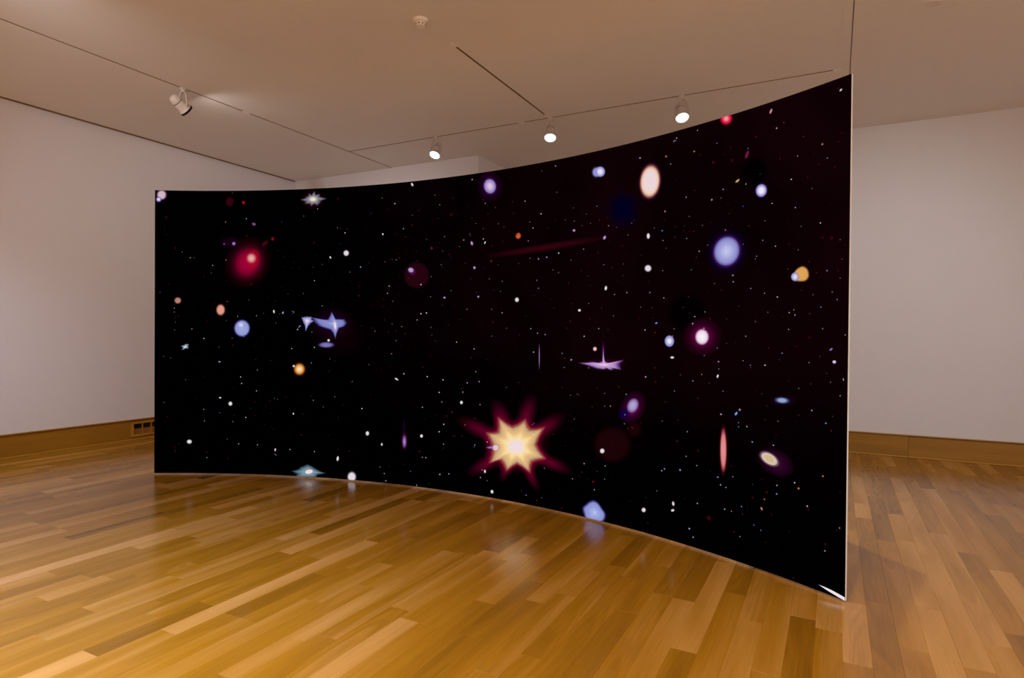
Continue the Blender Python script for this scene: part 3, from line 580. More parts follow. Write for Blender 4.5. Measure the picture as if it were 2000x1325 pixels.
((0.4361,0.4693),(0.06641,0.00013,0.00686,-0.01387),((0,(150,130,190),1),(0.35,(150,130,190),0.85),(0.7,(150,130,190),0.4),(1,(150,130,190),0))),
((0.4786,0.4723),(0.03751,0.00029,0.00392,-0.03132),((0,(228,188,200),1),(0.73,(228,188,200),1),(0.95,(136,112,120),0.7),(1.2,(0,0,0),0))),
((1.4809,2.7943),(0.03817,0.00041,-0.00637,-0.03843),((0,(142,142,212),1),(0.73,(142,142,212),1),(0.95,(85,85,127),0.7),(1.2,(0,0,0),0))),
((1.5179,2.7922),(0.04281,0.00041,-0.00722,-0.03824),((0,(232,222,236),1),(0.5,(225,212,232),1),(0.68,(168,168,226),1),(0.9,(150,150,215),1),(1.15,(20,10,60),0))),
((1.9734,2.6394),(0.08216,-0.01293,-0.02143,-0.11267),((0,(233,212,216),1),(0.62,(235,213,216),1),(0.8,(236,205,182),1),(0.92,(215,165,135),1),(1.02,(140,80,85),0.8),(1.14,(60,10,40),0.4),(1.3,(0,0,0),0))),
((0.7001,2.3569),(0.0266,-0.00528,-0.00607,-0.02562),((0,(215,95,60),1),(0.7,(200,80,48),1),(1.15,(90,20,10),0))),
((0.6881,2.3691),(0.01188,9e-05,-0.00098,-0.00988),((0,(120,30,15),1),(0.35,(120,30,15),0.85),(0.7,(120,30,15),0.4),(1,(120,30,15),0))),
((1.5704,1.2698),(0.22252,0.00049,0.00852,-0.04457),((0,(48,0,34),1),(0.35,(48,0,34),0.85),(0.7,(48,0,34),0.4),(1,(48,0,34),0))),
((1.562,1.3669),(0.01937,0.00097,0.00048,-0.08922),((0,(60,5,50),1),(0.35,(60,5,50),0.85),(0.7,(60,5,50),0.4),(1,(60,5,50),0))),
((1.57,1.2601),[-232,5,-174,8,-142,11,-117,17,-52,12,-16,24,-12,78,-8,143,-2,78,8,27,37,15,92,24,171,41,133,9,150,-32,93,-26,64,-41,29,-28,-3,-38,-68,-33,-133,-16],((0,(245,210,206),1),(0.12,(232,195,215),1),(0.35,(200,165,212),1),(0.75,(165,130,190),1),(0.95,(120,70,140),0.8),(1.12,(50,0,40),0))),
((0.9296,1.3034),(0.00686,0.00117,0.0002,-0.11847),((0,(165,110,170),1),(0.35,(165,110,170),0.85),(0.7,(165,110,170),0.4),(1,(165,110,170),0))),
((2.1545,1.454),(0.03679,0.00044,0.00053,-0.03781),((0,(238,228,238),1),(0.42,(228,218,232),1),(0.6,(168,172,218),1),(0.92,(148,150,206),1),(1.15,(10,5,40),0))),
((1.839,0.9447),(0.07738,-0.04223,-0.01936,-0.09431),((0,(120,30,90),1),(0.5,(84,4,62),1),(0.8,(50,0,36),0.8),(1.4,(10,0,6),0))),
((1.7651,0.8907),(0.06555,0.00062,0.00629,-0.05522),((0,(12,0,62),1),(0.35,(12,0,62),0.85),(0.7,(12,0,62),0.4),(1,(12,0,62),0))),
((1.8402,0.9581),(0.0404,-0.02162,-0.01019,-0.04823),((0,(178,164,210),1),(0.6,(162,148,198),1),(0.9,(135,110,175),0.9),(1.2,(80,10,70),0))),
((1.4954,0.0714),[-110,14,-103,26,-91,37,-79,46,-70,55,-61,64,-52,71,-40,78,-27,85,-14,89,0,88,15,85,28,79,40,70,51,59,61,47,74,35,87,22,96,8,98,-5,96,-18,91,-32,82,-45,70,-58,54,-69,34,-77,11,-83,-12,-87,-34,-90,-54,-91,-71,-86,-84,-71,-93,-49,-100,-29,-106,-13,-111,1],((0,(186,196,238),1),(0.25,(162,172,226),1),(0.6,(142,154,214),1),(0.86,(134,142,206),1),(0.98,(80,66,150),0.8),(1.12,(22,0,60),0))),
((2.5909,2.9476),(0.03952,-0.01467,-0.02322,-0.03257),((0,(246,160,160),1),(0.4,(240,120,130),1),(0.55,(226,50,80),1),(0.85,(205,15,58),1),(1.05,(120,0,40),0.7),(1.25,(20,0,6),0))),
((2.8535,2.4197),(0.036,-0.0085,-0.01349,-0.03649),((0,(238,232,242),1),(0.5,(230,226,242),1),(0.68,(185,175,228),1),(0.9,(152,142,208),1),(1.1,(40,24,80),0.5),(1.35,(0,0,0),0))),
((2.6049,2.0605),(0.09236,-0.03353,-0.03564,-0.09076),((0,(198,196,236),1),(0.25,(182,184,230),1),(0.55,(158,160,214),1),(0.78,(142,142,202),1),(0.92,(110,96,168),1),(1.02,(50,18,84),0.9),(1.2,(14,0,32),0.7),(1.7,(8,0,8),0))),
((3.1275,1.8684),[46,12,48,2,49,-9,48,-19,43,-27,36,-35,27,-40,16,-42,3,-42,-9,-41,-22,-39,-33,-35,-43,-31,-49,-25,-52,-19,-53,-11,-51,-2,-46,9,-40,18,-33,26,-25,33,-17,38,-8,42,1,45,9,45,18,43,25,39,32,34,38,28,42,20],((0,(222,166,90),1),(0.86,(216,158,82),1),(0.98,(140,95,58),0.8),(1.12,(0,0,0),0))),
((3.0896,1.8558),(0.02471,0.00032,-0.00179,-0.02473),((0,(226,218,232),1),(0.5,(218,208,228),1),(0.68,(170,170,216),1),(0.95,(140,135,190),1),(1.15,(0,0,0),0))),
((2.4215,1.4883),(0.13822,0.00146,0.00123,-0.12034),((0,(110,0,66),1),(0.4,(92,0,54),1),(0.7,(48,0,28),0.8),(1.15,(10,0,4),0))),
((2.4215,1.4865),(0.05122,0.00063,0.00047,-0.05168),((0,(252,244,248),1),(0.5,(244,228,238),1),(0.82,(226,204,222),1),(0.96,(180,140,182),0.8),(1.12,(90,0,55),0))),
((3.0197,1.1023),(0.10274,0.00052,0.00969,-0.04088),((0,(24,3,22),1),(0.35,(24,3,22),0.85),(0.7,(24,3,22),0.4),(1,(24,3,22),0))),
((3.0129,1.1016),(0.04313,-0.00145,0.0006,-0.01773),((0,(160,174,196),1),(0.6,(134,154,188),1),(0.9,(60,70,130),0.9),(1.25,(0,0,20),0))),
((2.5976,0.7294),(0.03306,0.0022,0.00509,-0.17839),((0,(120,10,40),1),(0.6,(100,2,30),0.9),(1,(40,0,10),0))),
((2.5976,0.7294),(0.02256,0.00161,0.00348,-0.13036),((0,(228,146,140),1),(0.75,(214,130,128),1),(0.95,(165,75,84),0.9),(1.15,(100,0,30),0))),
((2.9693,0.7133),(0.11544,-0.04097,-0.04019,-0.07351),((0,(62,10,50),1),(0.5,(44,5,36),0.9),(1.1,(10,0,6),0))),
((2.9305,0.7271),(0.05515,-0.01887,-0.02293,-0.0302),((0,(212,184,146),1),(0.4,(208,178,136),1),(0.7,(214,194,170),1),(0.88,(200,184,176),1),(1,(120,95,100),0.8),(1.25,(40,5,30),0))),
((3.3515,0.0375),[-89,13,-50,13,-9,10,36,3,76,-4,76,-23,37,-17,-18,-6,-56,3],((0,(238,228,232),1),(0.9,(236,226,230),1),(1.06,(160,150,160),0))),
((-2.0169,1.7081),(0.00956,0.00346,0.0016,-0.01789),((0,(225,215,222),1),(0.73,(225,215,222),1),(0.95,(135,129,133),0.7),(1.2,(0,0,0),0))),
((-1.9175,1.6956),(0.00726,-0.00761,-0.00387,-0.01235),((0,(190,140,205),1),(0.73,(190,140,205),1),(0.95,(114,84,123),0.7),(1.2,(0,0,0),0))),
((-2.4577,2.4129),(0.01891,7e-05,-4e-05,-0.01827),((0,(140,110,190),1),(0.73,(140,110,190),1),(0.95,(84,66,114),0.7),(1.2,(0,0,0),0))),
((-2.2412,2.614),(0.02061,-0.00555,-0.00733,-0.0146),((0,(112,72,112),1),(0.73,(112,72,112),1),(0.95,(67,43,67),0.7),(1.2,(0,0,0),0))),
((-2.1201,2.412),(0.03577,0.01247,0.02801,-0.01405),((0,(62,4,18),1),(0.73,(62,4,18),1),(0.95,(37,2,10),0.7),(1.2,(0,0,0),0))),
((-2.034,2.4596),(0.018,9e-05,-0.00024,-0.01814),((0,(120,12,22),1),(0.73,(120,12,22),1),(0.95,(72,7,13),0.7),(1.2,(0,0,0),0))),
((-2.3542,2.8382),(0.01767,8e-05,-0.00018,-0.01822),((0,(150,15,15),1),(0.73,(150,15,15),1),(0.95,(90,9,9),0.7),(1.2,(0,0,0),0))),
((-1.7306,1.5556),(0.015,0.00454,0.01168,-0.00491),((0,(140,110,190),1),(0.73,(140,110,190),1),(0.95,(84,66,114),0.7),(1.2,(0,0,0),0))),
((-2.6064,1.1809),(0.01246,3e-05,0.00012,-0.00678),((0,(190,140,205),1),(0.73,(190,140,205),1),(0.95,(114,84,123),0.7),(1.2,(0,0,0),0))),
((-2.5976,0.8055),(0.01247,3e-05,0.00015,-0.00814),((0,(225,215,222),1),(0.73,(225,215,222),1),(0.95,(135,129,133),0.7),(1.2,(0,0,0),0))),
((-2.488,0.7452),(0.02096,9e-05,0.00031,-0.0217),((0,(225,215,222),1),(0.73,(225,215,222),1),(0.95,(135,129,133),0.7),(1.2,(0,0,0),0))),
((-2.9211,0.3425),(0.02567,7e-05,0.00016,-0.02176),((0,(225,215,222),1),(0.73,(225,215,222),1),(0.95,(135,129,133),0.7),(1.2,(0,0,0),0))),
((-1.9956,0.2764),(0.00856,-0.00233,-0.00083,-0.01609),((0,(225,215,222),1),(0.73,(225,215,222),1),(0.95,(135,129,133),0.7),(1.2,(0,0,0),0))),
((-1.7948,0.6561),(0.00871,5e-05,0.00027,-0.01071),((0,(225,215,222),1),(0.73,(225,215,222),1),(0.95,(135,129,133),0.7),(1.2,(0,0,0),0))),
((-1.7934,1.1471),(0.01305,6e-05,0.00022,-0.01203),((0,(225,215,222),1),(0.73,(225,215,222),1),(0.95,(135,129,133),0.7),(1.2,(0,0,0),0))),
((-0.4664,2.931),(0.01093,0.00907,0.00343,-0.01719),((0,(225,215,222),1),(0.73,(225,215,222),1),(0.95,(135,129,133),0.7),(1.2,(0,0,0),0))),
((-1.2092,2.2964),(0.03039,0.00017,-0.00085,-0.02833),((0,(225,215,222),1),(0.73,(225,215,222),1),(0.95,(135,129,133),0.7),(1.2,(0,0,0),0))),
((-1.3878,2.2573),(0.00785,0.00764,0.0039,-0.01194),((0,(225,215,222),1),(0.73,(225,215,222),1),(0.95,(135,129,133),0.7),(1.2,(0,0,0),0))),
((-0.7948,2.4694),(0.00788,0.00615,0.00359,-0.00944),((0,(225,215,222),1),(0.73,(225,215,222),1),(0.95,(135,129,133),0.7),(1.2,(0,0,0),0))),
((0.3459,2.3225),(0.00662,-0.00666,-0.00302,-0.01167),((0,(225,215,222),1),(0.73,(225,215,222),1),(0.95,(135,129,133),0.7),(1.2,(0,0,0),0))),
((0.2023,2.3265),(0.01275,0.00625,0.00205,-0.01944),((0,(190,140,205),1),(0.73,(190,140,205),1),(0.95,(114,84,123),0.7),(1.2,(0,0,0),0))),
((0.2331,2.1007),(0.01238,0.00563,0.00322,-0.01296),((0,(190,140,205),1),(0.73,(190,140,205),1),(0.95,(114,84,123),0.7),(1.2,(0,0,0),0))),
((0.2773,1.834),(0.00891,-0.00578,-0.00449,-0.00836),((0,(190,140,205),1),(0.73,(190,140,205),1),(0.95,(114,84,123),0.7),(1.2,(0,0,0),0))),
((-0.0954,1.8329),(0.01037,-0.00667,-0.00751,-0.00665),((0,(190,140,205),1),(0.73,(190,140,205),1),(0.95,(114,84,123),0.7),(1.2,(0,0,0),0))),
((-0.6291,1.045),(0.01988,-0.00525,-0.01001,-0.00751),((0,(225,215,222),1),(0.73,(225,215,222),1),(0.95,(135,129,133),0.7),(1.2,(0,0,0),0))),
((-0.9567,0.4929),(0.02008,0.00014,0.00117,-0.02203),((0,(225,215,222),1),(0.73,(225,215,222),1),(0.95,(135,129,133),0.7),(1.2,(0,0,0),0))),
((-0.3427,0.5079),(0.01658,0.00013,0.00124,-0.01699),((0,(225,215,222),1),(0.73,(225,215,222),1),(0.95,(135,129,133),0.7),(1.2,(0,0,0),0))),
((-0.7916,0.3936),(0.01004,0.0001,0.00069,-0.01456),((0,(225,215,222),1),(0.73,(225,215,222),1),(0.95,(135,129,133),0.7),(1.2,(0,0,0),0))),
((-1.2926,0.2189),(0.01324,-0.0038,-0.00087,-0.02537),((0,(225,215,222),1),(0.73,(225,215,222),1),(0.95,(135,129,133),0.7),(1.2,(0,0,0),0))),
((-1.1317,0.0449),(0.04685,0.00031,0.00345,-0.04894),((0,(225,215,222),1),(0.73,(225,215,222),1),(0.95,(135,129,133),0.7),(1.2,(0,0,0),0))),
((0.1008,0.8553),(0.01626,0.00014,0.00097,-0.01642),((0,(225,215,222),1),(0.73,(225,215,222),1),(0.95,(135,129,133),0.7),(1.2,(0,0,0),0))),
((0.3641,0.2452),(0.0112,0.00014,0.00136,-0.01607),((0,(225,215,222),1),(0.73,(225,215,222),1),(0.95,(135,129,133),0.7),(1.2,(0,0,0),0))),
((0.4427,0.0707),(0.01533,0.0055,0.00561,-0.01594),((0,(225,215,222),1),(0.73,(225,215,222),1),(0.95,(135,129,133),0.7),(1.2,(0,0,0),0))),
((-1.4023,1.4159),(0.01497,8e-05,0.00015,-0.01345),((0,(225,215,222),1),(0.73,(225,215,222),1),(0.95,(135,129,133),0.7),(1.2,(0,0,0),0))),
((1.2709,2.3507),(0.01298,0.00011,-0.0013,-0.01081),((0,(190,140,205),1),(0.73,(190,140,205),1),(0.95,(114,84,123),0.7),(1.2,(0,0,0),0))),
((1.5664,2.2634),(0.0113,-0.00836,-0.0055,-0.01447),((0,(190,140,205),1),(0.73,(190,140,205),1),(0.95,(114,84,123),0.7),(1.2,(0,0,0),0))),
((1.9651,2.2346),(0.01445,0.00024,-0.00156,-0.02084),((0,(225,215,222),1),(0.73,(225,215,222),1),(0.95,(135,129,133),0.7),(1.2,(0,0,0),0))),
((1.9653,1.994),(0.0289,0.00028,-0.00204,-0.02453),((0,(225,215,222),1),(0.73,(225,215,222),1),(0.95,(135,129,133),0.7),(1.2,(0,0,0),0))),
((0.6928,1.7967),(0.02083,0.00019,-0.0005,-0.02022),((0,(225,215,222),1),(0.73,(225,215,222),1),(0.95,(135,129,133),0.7),(1.2,(0,0,0),0))),
((1.5832,1.8636),(0.01223,-0.00357,-0.00234,-0.01773),((0,(225,215,222),1),(0.73,(225,215,222),1),(0.95,(135,129,133),0.7),(1.2,(0,0,0),0))),
((1.3311,1.6934),(0.0145,0.00011,-0.00026,-0.01074),((0,(225,215,222),1),(0.73,(225,215,222),1),(0.95,(135,129,133),0.7),(1.2,(0,0,0),0))),
((2.043,1.5849),(0.01027,0.00307,0.00403,-0.00552),((0,(100,150,215),1),(0.73,(100,150,215),1),(0.95,(60,90,129),0.7),(1.2,(0,0,0),0))),
((1.4845,1.382),(0.01824,0.00018,0.00041,-0.01677),((0,(240,185,190),1),(0.73,(240,185,190),1),(0.95,(144,111,114),0.7),(1.2,(0,0,0),0))),
((1.563,0.5744),(0.02165,0.00021,0.0029,-0.01964),((0,(225,215,222),1),(0.73,(225,215,222),1),(0.95,(135,129,133),0.7),(1.2,(0,0,0),0))),
((1.9482,0.1841),(0.01822,0.0037,0.00658,-0.01615),((0,(225,215,222),1),(0.73,(225,215,222),1),(0.95,(135,129,133),0.7),(1.2,(0,0,0),0))),
((2.2026,0.2855),(0.00942,0.00352,0.00342,-0.0155),((0,(225,215,222),1),(0.73,(225,215,222),1),(0.95,(135,129,133),0.7),(1.2,(0,0,0),0))),
((2.1989,0.2356),(0.01346,0.00393,0.00719,-0.00819),((0,(225,215,222),1),(0.73,(225,215,222),1),(0.95,(135,129,133),0.7),(1.2,(0,0,0),0))),
((2.1816,1.3356),(0.01441,0.0001,0.00049,-0.00824),((0,(225,215,222),1),(0.73,(225,215,222),1),(0.95,(135,129,133),0.7),(1.2,(0,0,0),0))),
((2.9159,2.9028),(0.00694,-0.00705,-0.00454,-0.01423),((0,(200,130,160),1),(0.73,(200,130,160),1),(0.95,(120,78,96),0.7),(1.2,(0,0,0),0))),
((2.75,2.6708),(0.01036,-0.0104,-0.00571,-0.02392),((0,(110,20,60),1),(0.73,(110,20,60),1),(0.95,(66,12,36),0.7),(1.2,(0,0,0),0))),
((2.6828,2.5139),(0.00521,-0.01457,-0.00643,-0.00814),((0,(200,160,100),1),(0.73,(200,160,100),1),(0.95,(120,96,60),0.7),(1.2,(0,0,0),0))),
((3.3608,2.8902),(0.00365,-0.00713,-0.00467,-0.00451),((0,(225,215,222),1),(0.73,(225,215,222),1),(0.95,(135,129,133),0.7),(1.2,(0,0,0),0))),
((2.1816,1.3364),(0.01601,0.0001,0.00055,-0.00858),((0,(225,215,222),1),(0.73,(225,215,222),1),(0.95,(135,129,133),0.7),(1.2,(0,0,0),0))),
((2.5493,1.2227),(0.00709,-0.00364,-0.00125,-0.01266),((0,(225,215,222),1),(0.73,(225,215,222),1),(0.95,(135,129,133),0.7),(1.2,(0,0,0),0))),
((3.3423,1.3525),(0.01135,0.00012,0.00049,-0.0095),((0,(215,190,225),1),(0.73,(215,190,225),1),(0.95,(129,114,135),0.7),(1.2,(0,0,0),0))),
((2.6919,0.9849),(0.00727,-0.00895,-0.00371,-0.01253),((0,(100,150,215),1),(0.73,(100,150,215),1),(0.95,(60,90,129),0.7),(1.2,(0,0,0),0))),
((2.8832,0.4031),(0.00585,0.00639,0.00423,-0.00917),((0,(200,110,110),1),(0.73,(200,110,110),1),(0.95,(120,66,66),0.7),(1.2,(0,0,0),0))),
((2.2029,0.2836),(0.00981,0.0033,0.00357,-0.01453),((0,(225,215,222),1),(0.73,(225,215,222),1),(0.95,(135,129,133),0.7),(1.2,(0,0,0),0))),
((2.1982,0.235),(0.01348,0.00268,0.00608,-0.00772),((0,(225,215,222),1),(0.73,(225,215,222),1),(0.95,(135,129,133),0.7),(1.2,(0,0,0),0))),
((3.3223,1.4235),(0.00929,0.00334,0.0065,-0.00438),((0,(140,110,190),1),(0.73,(140,110,190),1),(0.95,(84,66,114),0.7),(1.2,(0,0,0),0)))]


# ------------------------------------------------------------------ the curved free-standing screen
def on_screen(s, z, lift=0.0):
    a = s / SR
    r = SR - lift
    return Vector((SCX + r * math.sin(a), SCY + r * math.cos(a), z))


M_INK = principled('screen_black', (0.0003, 0.0002, 0.0003), 0.9, 0.0)
b = M_INK.node_tree.nodes['Principled BSDF']
geo = N(M_INK, 'ShaderNodeNewGeometry')
sx = N(M_INK, 'ShaderNodeSeparateXYZ')
L(M_INK, geo.outputs['Position'], sx.inputs[0])
ma = N(M_INK, 'ShaderNodeMapRange', interpolation_type='SMOOTHSTEP')
ma.inputs['From Min'].default_value = -5.2
ma.inputs['From Max'].default_value = -1.2
L(M_INK, sx.outputs[0], ma.inputs['Value'])
mb = N(M_INK, 'ShaderNodeMapRange', interpolation_type='SMOOTHSTEP')
mb.inputs['From Min'].default_value = 0.3
mb.inputs['From Max'].default_value = 1.6
L(M_INK, sx.outputs[2], mb.inputs['Value'])
nz = N(M_INK, 'ShaderNodeTexNoise')
nz.inputs['Scale'].default_value = 1.1
L(M_INK, geo.outputs['Position'], nz.inputs['Vector'])
mc = N(M_INK, 'ShaderNodeMapRange')
mc.inputs['From Min'].default_value = 0.35
mc.inputs['From Max'].default_value = 0.65
mc.inputs['To Min'].default_value = 0.45
mc.inputs['To Max'].default_value = 1.15
L(M_INK, nz.outputs['Fac'], mc.inputs['Value'])
m1 = N(M_INK, 'ShaderNodeMath', operation='MULTIPLY')
L(M_INK, ma.outputs[0], m1.inputs[0])
L(M_INK, mb.outputs[0], m1.inputs[1])
m2 = N(M_INK, 'ShaderNodeMath', operation='MULTIPLY')
L(M_INK, m1.outputs[0], m2.inputs[0])
L(M_INK, mc.outputs[0], m2.inputs[1])
b.inputs['Emission Color'].default_value = (0.0042, 0.0003, 0.0011, 1)
L(M_INK, m2.outputs[0], b.inputs['Emission Strength'])
M_EDGE = principled('white_panel_edge', (0.86, 0.86, 0.84), 0.5, 0.3)
M_BACK = principled('grey_panel_back', (0.45, 0.43, 0.41), 0.7, 0.2)

sc = empty('curved_screen', on_screen((S0 + S1) / 2, 0), 'tall curved free-standing black screen glowing with coloured stars and galaxies', 'screen')
inv = Matrix.Translation(-sc.location)
TH, Z0 = 0.014, 0.014
bm = bmesh.new()
n = 120
cols = []
for i in range(n + 1):
    s = S0 + (S1 - S0) * i / n
    cols.append([bm.verts.new(inv @ on_screen(s, z, l)) for l, z in ((0, Z0), (0, SH), (-TH, SH), (-TH, Z0))])
for a, c in zip(cols, cols[1:]):
    for k, mi in ((0, 0), (1, 1), (2, 2), (3, 1)):
        q = bm.faces.new((a[k], a[(k + 1) % 4], c[(k + 1) % 4], c[k]))
        q.material_index = mi
for c in (cols[0][::-1], cols[-1]):
    bm.faces.new(c).material_index = 1
bmesh.ops.recalc_face_normals(bm, faces=bm.faces)
obj('panel', bm, [M_INK, M_EDGE, M_BACK], sc)

# the picture on it: soft bodies and stars, each a shallow disc of light on the black face
M_STAR = bpy.data.materials.new('star_light')
M_STAR.use_nodes = True
nt = M_STAR.node_tree
nt.nodes.clear()
out = nt.nodes.new('ShaderNodeOutputMaterial')
at = N(M_STAR, 'ShaderNodeAttribute', attribute_name='ink')
em = N(M_STAR, 'ShaderNodeEmission')
tr = N(M_STAR, 'ShaderNodeBsdfTransparent')
ad = N(M_STAR, 'ShaderNodeAddShader')
sb = N(M_STAR, 'ShaderNodeMath', operation='SUBTRACT')
sb.inputs[0].default_value = 1.0
L(M_STAR, at.outputs['Alpha'], sb.inputs[1])
L(M_STAR, at.outputs['Color'], em.inputs['Color'])
L(M_STAR, sb.outputs[0], tr.inputs['Color'])
L(M_STAR, em.outputs[0], ad.inputs[0])
L(M_STAR, tr.outputs[0], ad.inputs[1])
L(M_STAR, ad.outputs[0], out.inputs['Surface'])

V, F, K = [], [], []


def body(s, z, outline, rings, lift):
    """outline: unit shape (ds, dz); rings: (scale, colour, cover) from the middle outwards"""
    # keep every facet small so that it follows the curve
    outl = []
    for i, q in enumerate(outline):
        nx_ = outline[(i + 1) % len(outline)]
        k = max(1, math.ceil(math.hypot(nx_[0] - q[0], nx_[1] - q[1]) / 0.05))
        outl += [(q[0] + (nx_[0] - q[0]) * u / k, q[1] + (nx_[1] - q[1]) * u / k) for u in range(k)]
    big = max(math.hypot(*q) for q in outl)
    full = []
    for k, (sc_, col, al) in enumerate(rings):
        c = lin(col)
        now = (sc_, c[0] * al, c[1] * al, c[2] * al, al)
        if full:
            was = full[-1]
            st = max(1, math.ceil((sc_ - was[0]) * big / 0.05))
            full += [tuple(was[d] + (now[d] - was[d]) * u / st for d in range(5)) for u in range(1, st)]
        full.append(now)
    base = len(V)
    n = len(outl)
    for sc_, cr, cg, cb, al in full:
        for ds, dz in (outl if sc_ > 0 else [(0, 0)]):
            V.append(inv @ on_screen(min(S1, max(S0, s + ds * sc_)), min(SH, max(Z0, z + dz * sc_)), lift))
            K.extend((cr, cg, cb, al))
    for i in range(n):
        F.append((base, base + 1 + i, base + 1 + (i + 1) % n))
    for r in range(len(full) - 2):
        o = base + 1 + r * n
        for i in range(n):
            j = (i + 1) % n
            F.append((o + i, o + n + i, o + n + j, o + j))

lift = 0.0003
# two places where the picture is blacker than around them
for s, z, r in ((2.30, 1.652, 0.145), (2.80, 2.55, 0.09)):
    body(s, z, [(r * 1.1 * math.cos(i * PI / 16), r * math.sin(i * PI / 16)) for i in range(32)], ((0, (1, 0, 1), .9), (.75, (1, 0, 1), .8), (1.1, (1, 0, 1), 0)), lift)
    lift += 0.00004
for (s, z), shape, rings in BODIES:
    if len(shape) == 4:
        a, b_, c, d = shape
        n = 40 if max(abs(a), abs(d)) > 0.02 else 16
        outl = [(a * math.cos(2 * PI * i / n) + b_ * math.sin(2 * PI * i / n), c * math.cos(2 * PI * i / n) + d * math.sin(2 * PI * i / n)) for i in range(n)]
    else:
        outl = [(shape[i] / 1000, shape[i + 1] / 1000) for i in range(0, len(shape), 2)]
    body(s, z, outl, rings, lift)
    lift += 0.00004
INKS = dict(w=(225, 215, 222), g=(122, 116, 124), d=(62, 57, 63), p=(192, 155, 202), v=(140, 118, 185), m=(108, 26, 62), r=(115, 12, 22), q=(56, 4, 17),
            b=(40, 80, 190), o=(200, 130, 70), k=(205, 130, 110), s=(40, 30, 34), t=(100, 150, 215))
for i, e in enumerate(SMALL_STARS.split(';')):
    s, z, rs, rz, k = e.split()
    s, z, rs, rz = int(s) / 1e3, int(z) / 1e3, int(rs) / 1.15e4, int(rz) / 1.15e4
    c = INKS[k]
    body(s, z, [(rs * math.cos(q * PI / 4), rz * math.sin(q * PI / 4)) for q in range(8)], ((0, c, 1), (.45, c, .9), (1.0, c, 0)), lift + (i % 5) * 0.00003)
me = bpy.data.meshes.new('star_picture')
me.from_pydata(V, [], F)
me.materials.append(M_STAR)
a_ = me.attributes.new('ink', 'FLOAT_COLOR', 'POINT')
a_.data.foreach_set('color', K)
o = bpy.data.objects.new('star_picture', me)
C.objects.link(o)
o.parent = sc
tag(o, 'bright white, blue, red and amber stars and galaxies on black')

# glides it stands on, added unseen braces behind, the right one shaped for its shadow
for i in range(8):
    s = S0 + 0.2 + (S1 - S0 - 0.4) * i / 7
    bm = bmesh.new()
    q = on_screen(s, 0, -TH / 2)
    lathe(bm, [(0, 0), (0.005, 0), (0.004, Z0), (0, Z0)], inv @ Matrix.Translation(q), 12)
    obj('glide', bm, M_BASE_Y, sc)
for s in (-2.4, -0.8, 0.9, 2.8):
    bm = bmesh.new()
    pts = [(0.0, 0.0), (0.0, 1.9), (0.62, 0.1), (0.62, 0.0)] if s < 2 else [(0, 0), (0, 1.3), (0.1, 1.3), (1.08, 0.95), (1.08, 0)]
    a = s / SR
    tn = Vector((math.cos(a), -math.sin(a), 0)) * 0.009
    rd = Vector((math.sin(a), math.cos(a), 0))
    q0 = on_screen(s, 0, -TH)
    r1 = [bm.verts.new(inv @ (q0 + rd * p_ + Vector((0, 0, z_)) + tn)) for p_, z_ in pts]
    r2 = [bm.verts.new(inv @ (q0 + rd * p_ + Vector((0, 0, z_)) - tn)) for p_, z_ in pts]
    bm.faces.new(r1)
    bm.faces.new(r2[::-1])
    for i in range(len(pts)):
        j = (i + 1) % len(pts)
        bm.faces.new((r1[j], r1[i], r2[i], r2[j]))
    obj('added_brace', bm, M_BACK, sc)

# ------------------------------------------------------------------ lighting tracks in the ceiling
def track(name, x0, x1, y0, y1, label, covers, along):
    t = empty(name, ((x0 + x1) / 2, (y0 + y1) / 2, H), label, 'lighting track', 'recessed lighting tracks')
    cx_, cy_ = t.location.x, t.location.y
    bm = bmesh.new()
    box(bm, x0 - cx_, x1 - cx_, y0 - cy_, y1 - cy_, 0.026, 0.034)
    for u in (0, 1):
        if along == 'Y':
            xa = (x0, x1 - 0.0015)[u] - cx_
            box(bm, xa, xa + 0.0015, y0 - cy_, y1 - cy_, 0.0003, 0.026)
        else:
            ya = (y0, y1 - 0.0015)[u] - cy_
            box(bm, x0 - cx_, x1 - cx_, ya, ya + 0.0015, 0.0003, 0.026)
    obj('channel', bm, M_SLOT_SHADE, t)  # bed and sides coloured dark as shade in the slot
    for c0, c1, kind in covers:
        bm = bmesh.new()
        wd = 0.013 if kind == 'joint_cover' else 0.018
        if along == 'Y':
            box(bm, -wd, wd, c0 - cy_, c1 - cy_, -0.004, 0.001, bevel=0.001)
        else:
            box(bm, c0 - cx_, c1 - cx_, -wd, wd, -0.004, 0.001, bevel=0.001)
        obj(kind, bm, M_PLATE, t)
    return t


track('ceiling_track', -6.381, -6.359, YF, BY, 'longest recessed ceiling track, running along the left wall to the back corner', ((5.16, 5.255, 'joint_cover'),), 'Y')
track('ceiling_track', -6.359, -0.036, 6.994, 7.016, 'recessed ceiling track crossing behind the screen and holding three lit spotlights', ((-3.575, -3.49, 'joint_cover'), (-0.04, 0.038, 'end_cover')), 'X')
track('ceiling_track', -3.161, -3.139, 4.875, 6.88, 'short recessed ceiling track running from the smoke detector to the middle spotlight', ((4.80, 4.885, 'end_cover'), (6.88, 6.985, 'joint_cover')), 'Y')

# ------------------------------------------------------------------ spotlights on the tracks
def lens_mat(name, strength):
    mt = principled(name, (0.9, 0.9, 0.9), 0.3)
    q = mt.node_tree.nodes['Principled BSDF']
    q.inputs['Emission Color'].default_value = (1.0, 0.98, 0.96, 1)
    q.inputs['Emission Strength'].default_value = strength
    return mt


M_LENS = lens_mat('lit_lens', 14.0)
M_LENS_WIDE = lens_mat('lit_lens_wide', 60.0)
M_RIM = principled('chrome_rim', (0.75, 0.78, 0.82), 0.15, 0.5, 0.8)


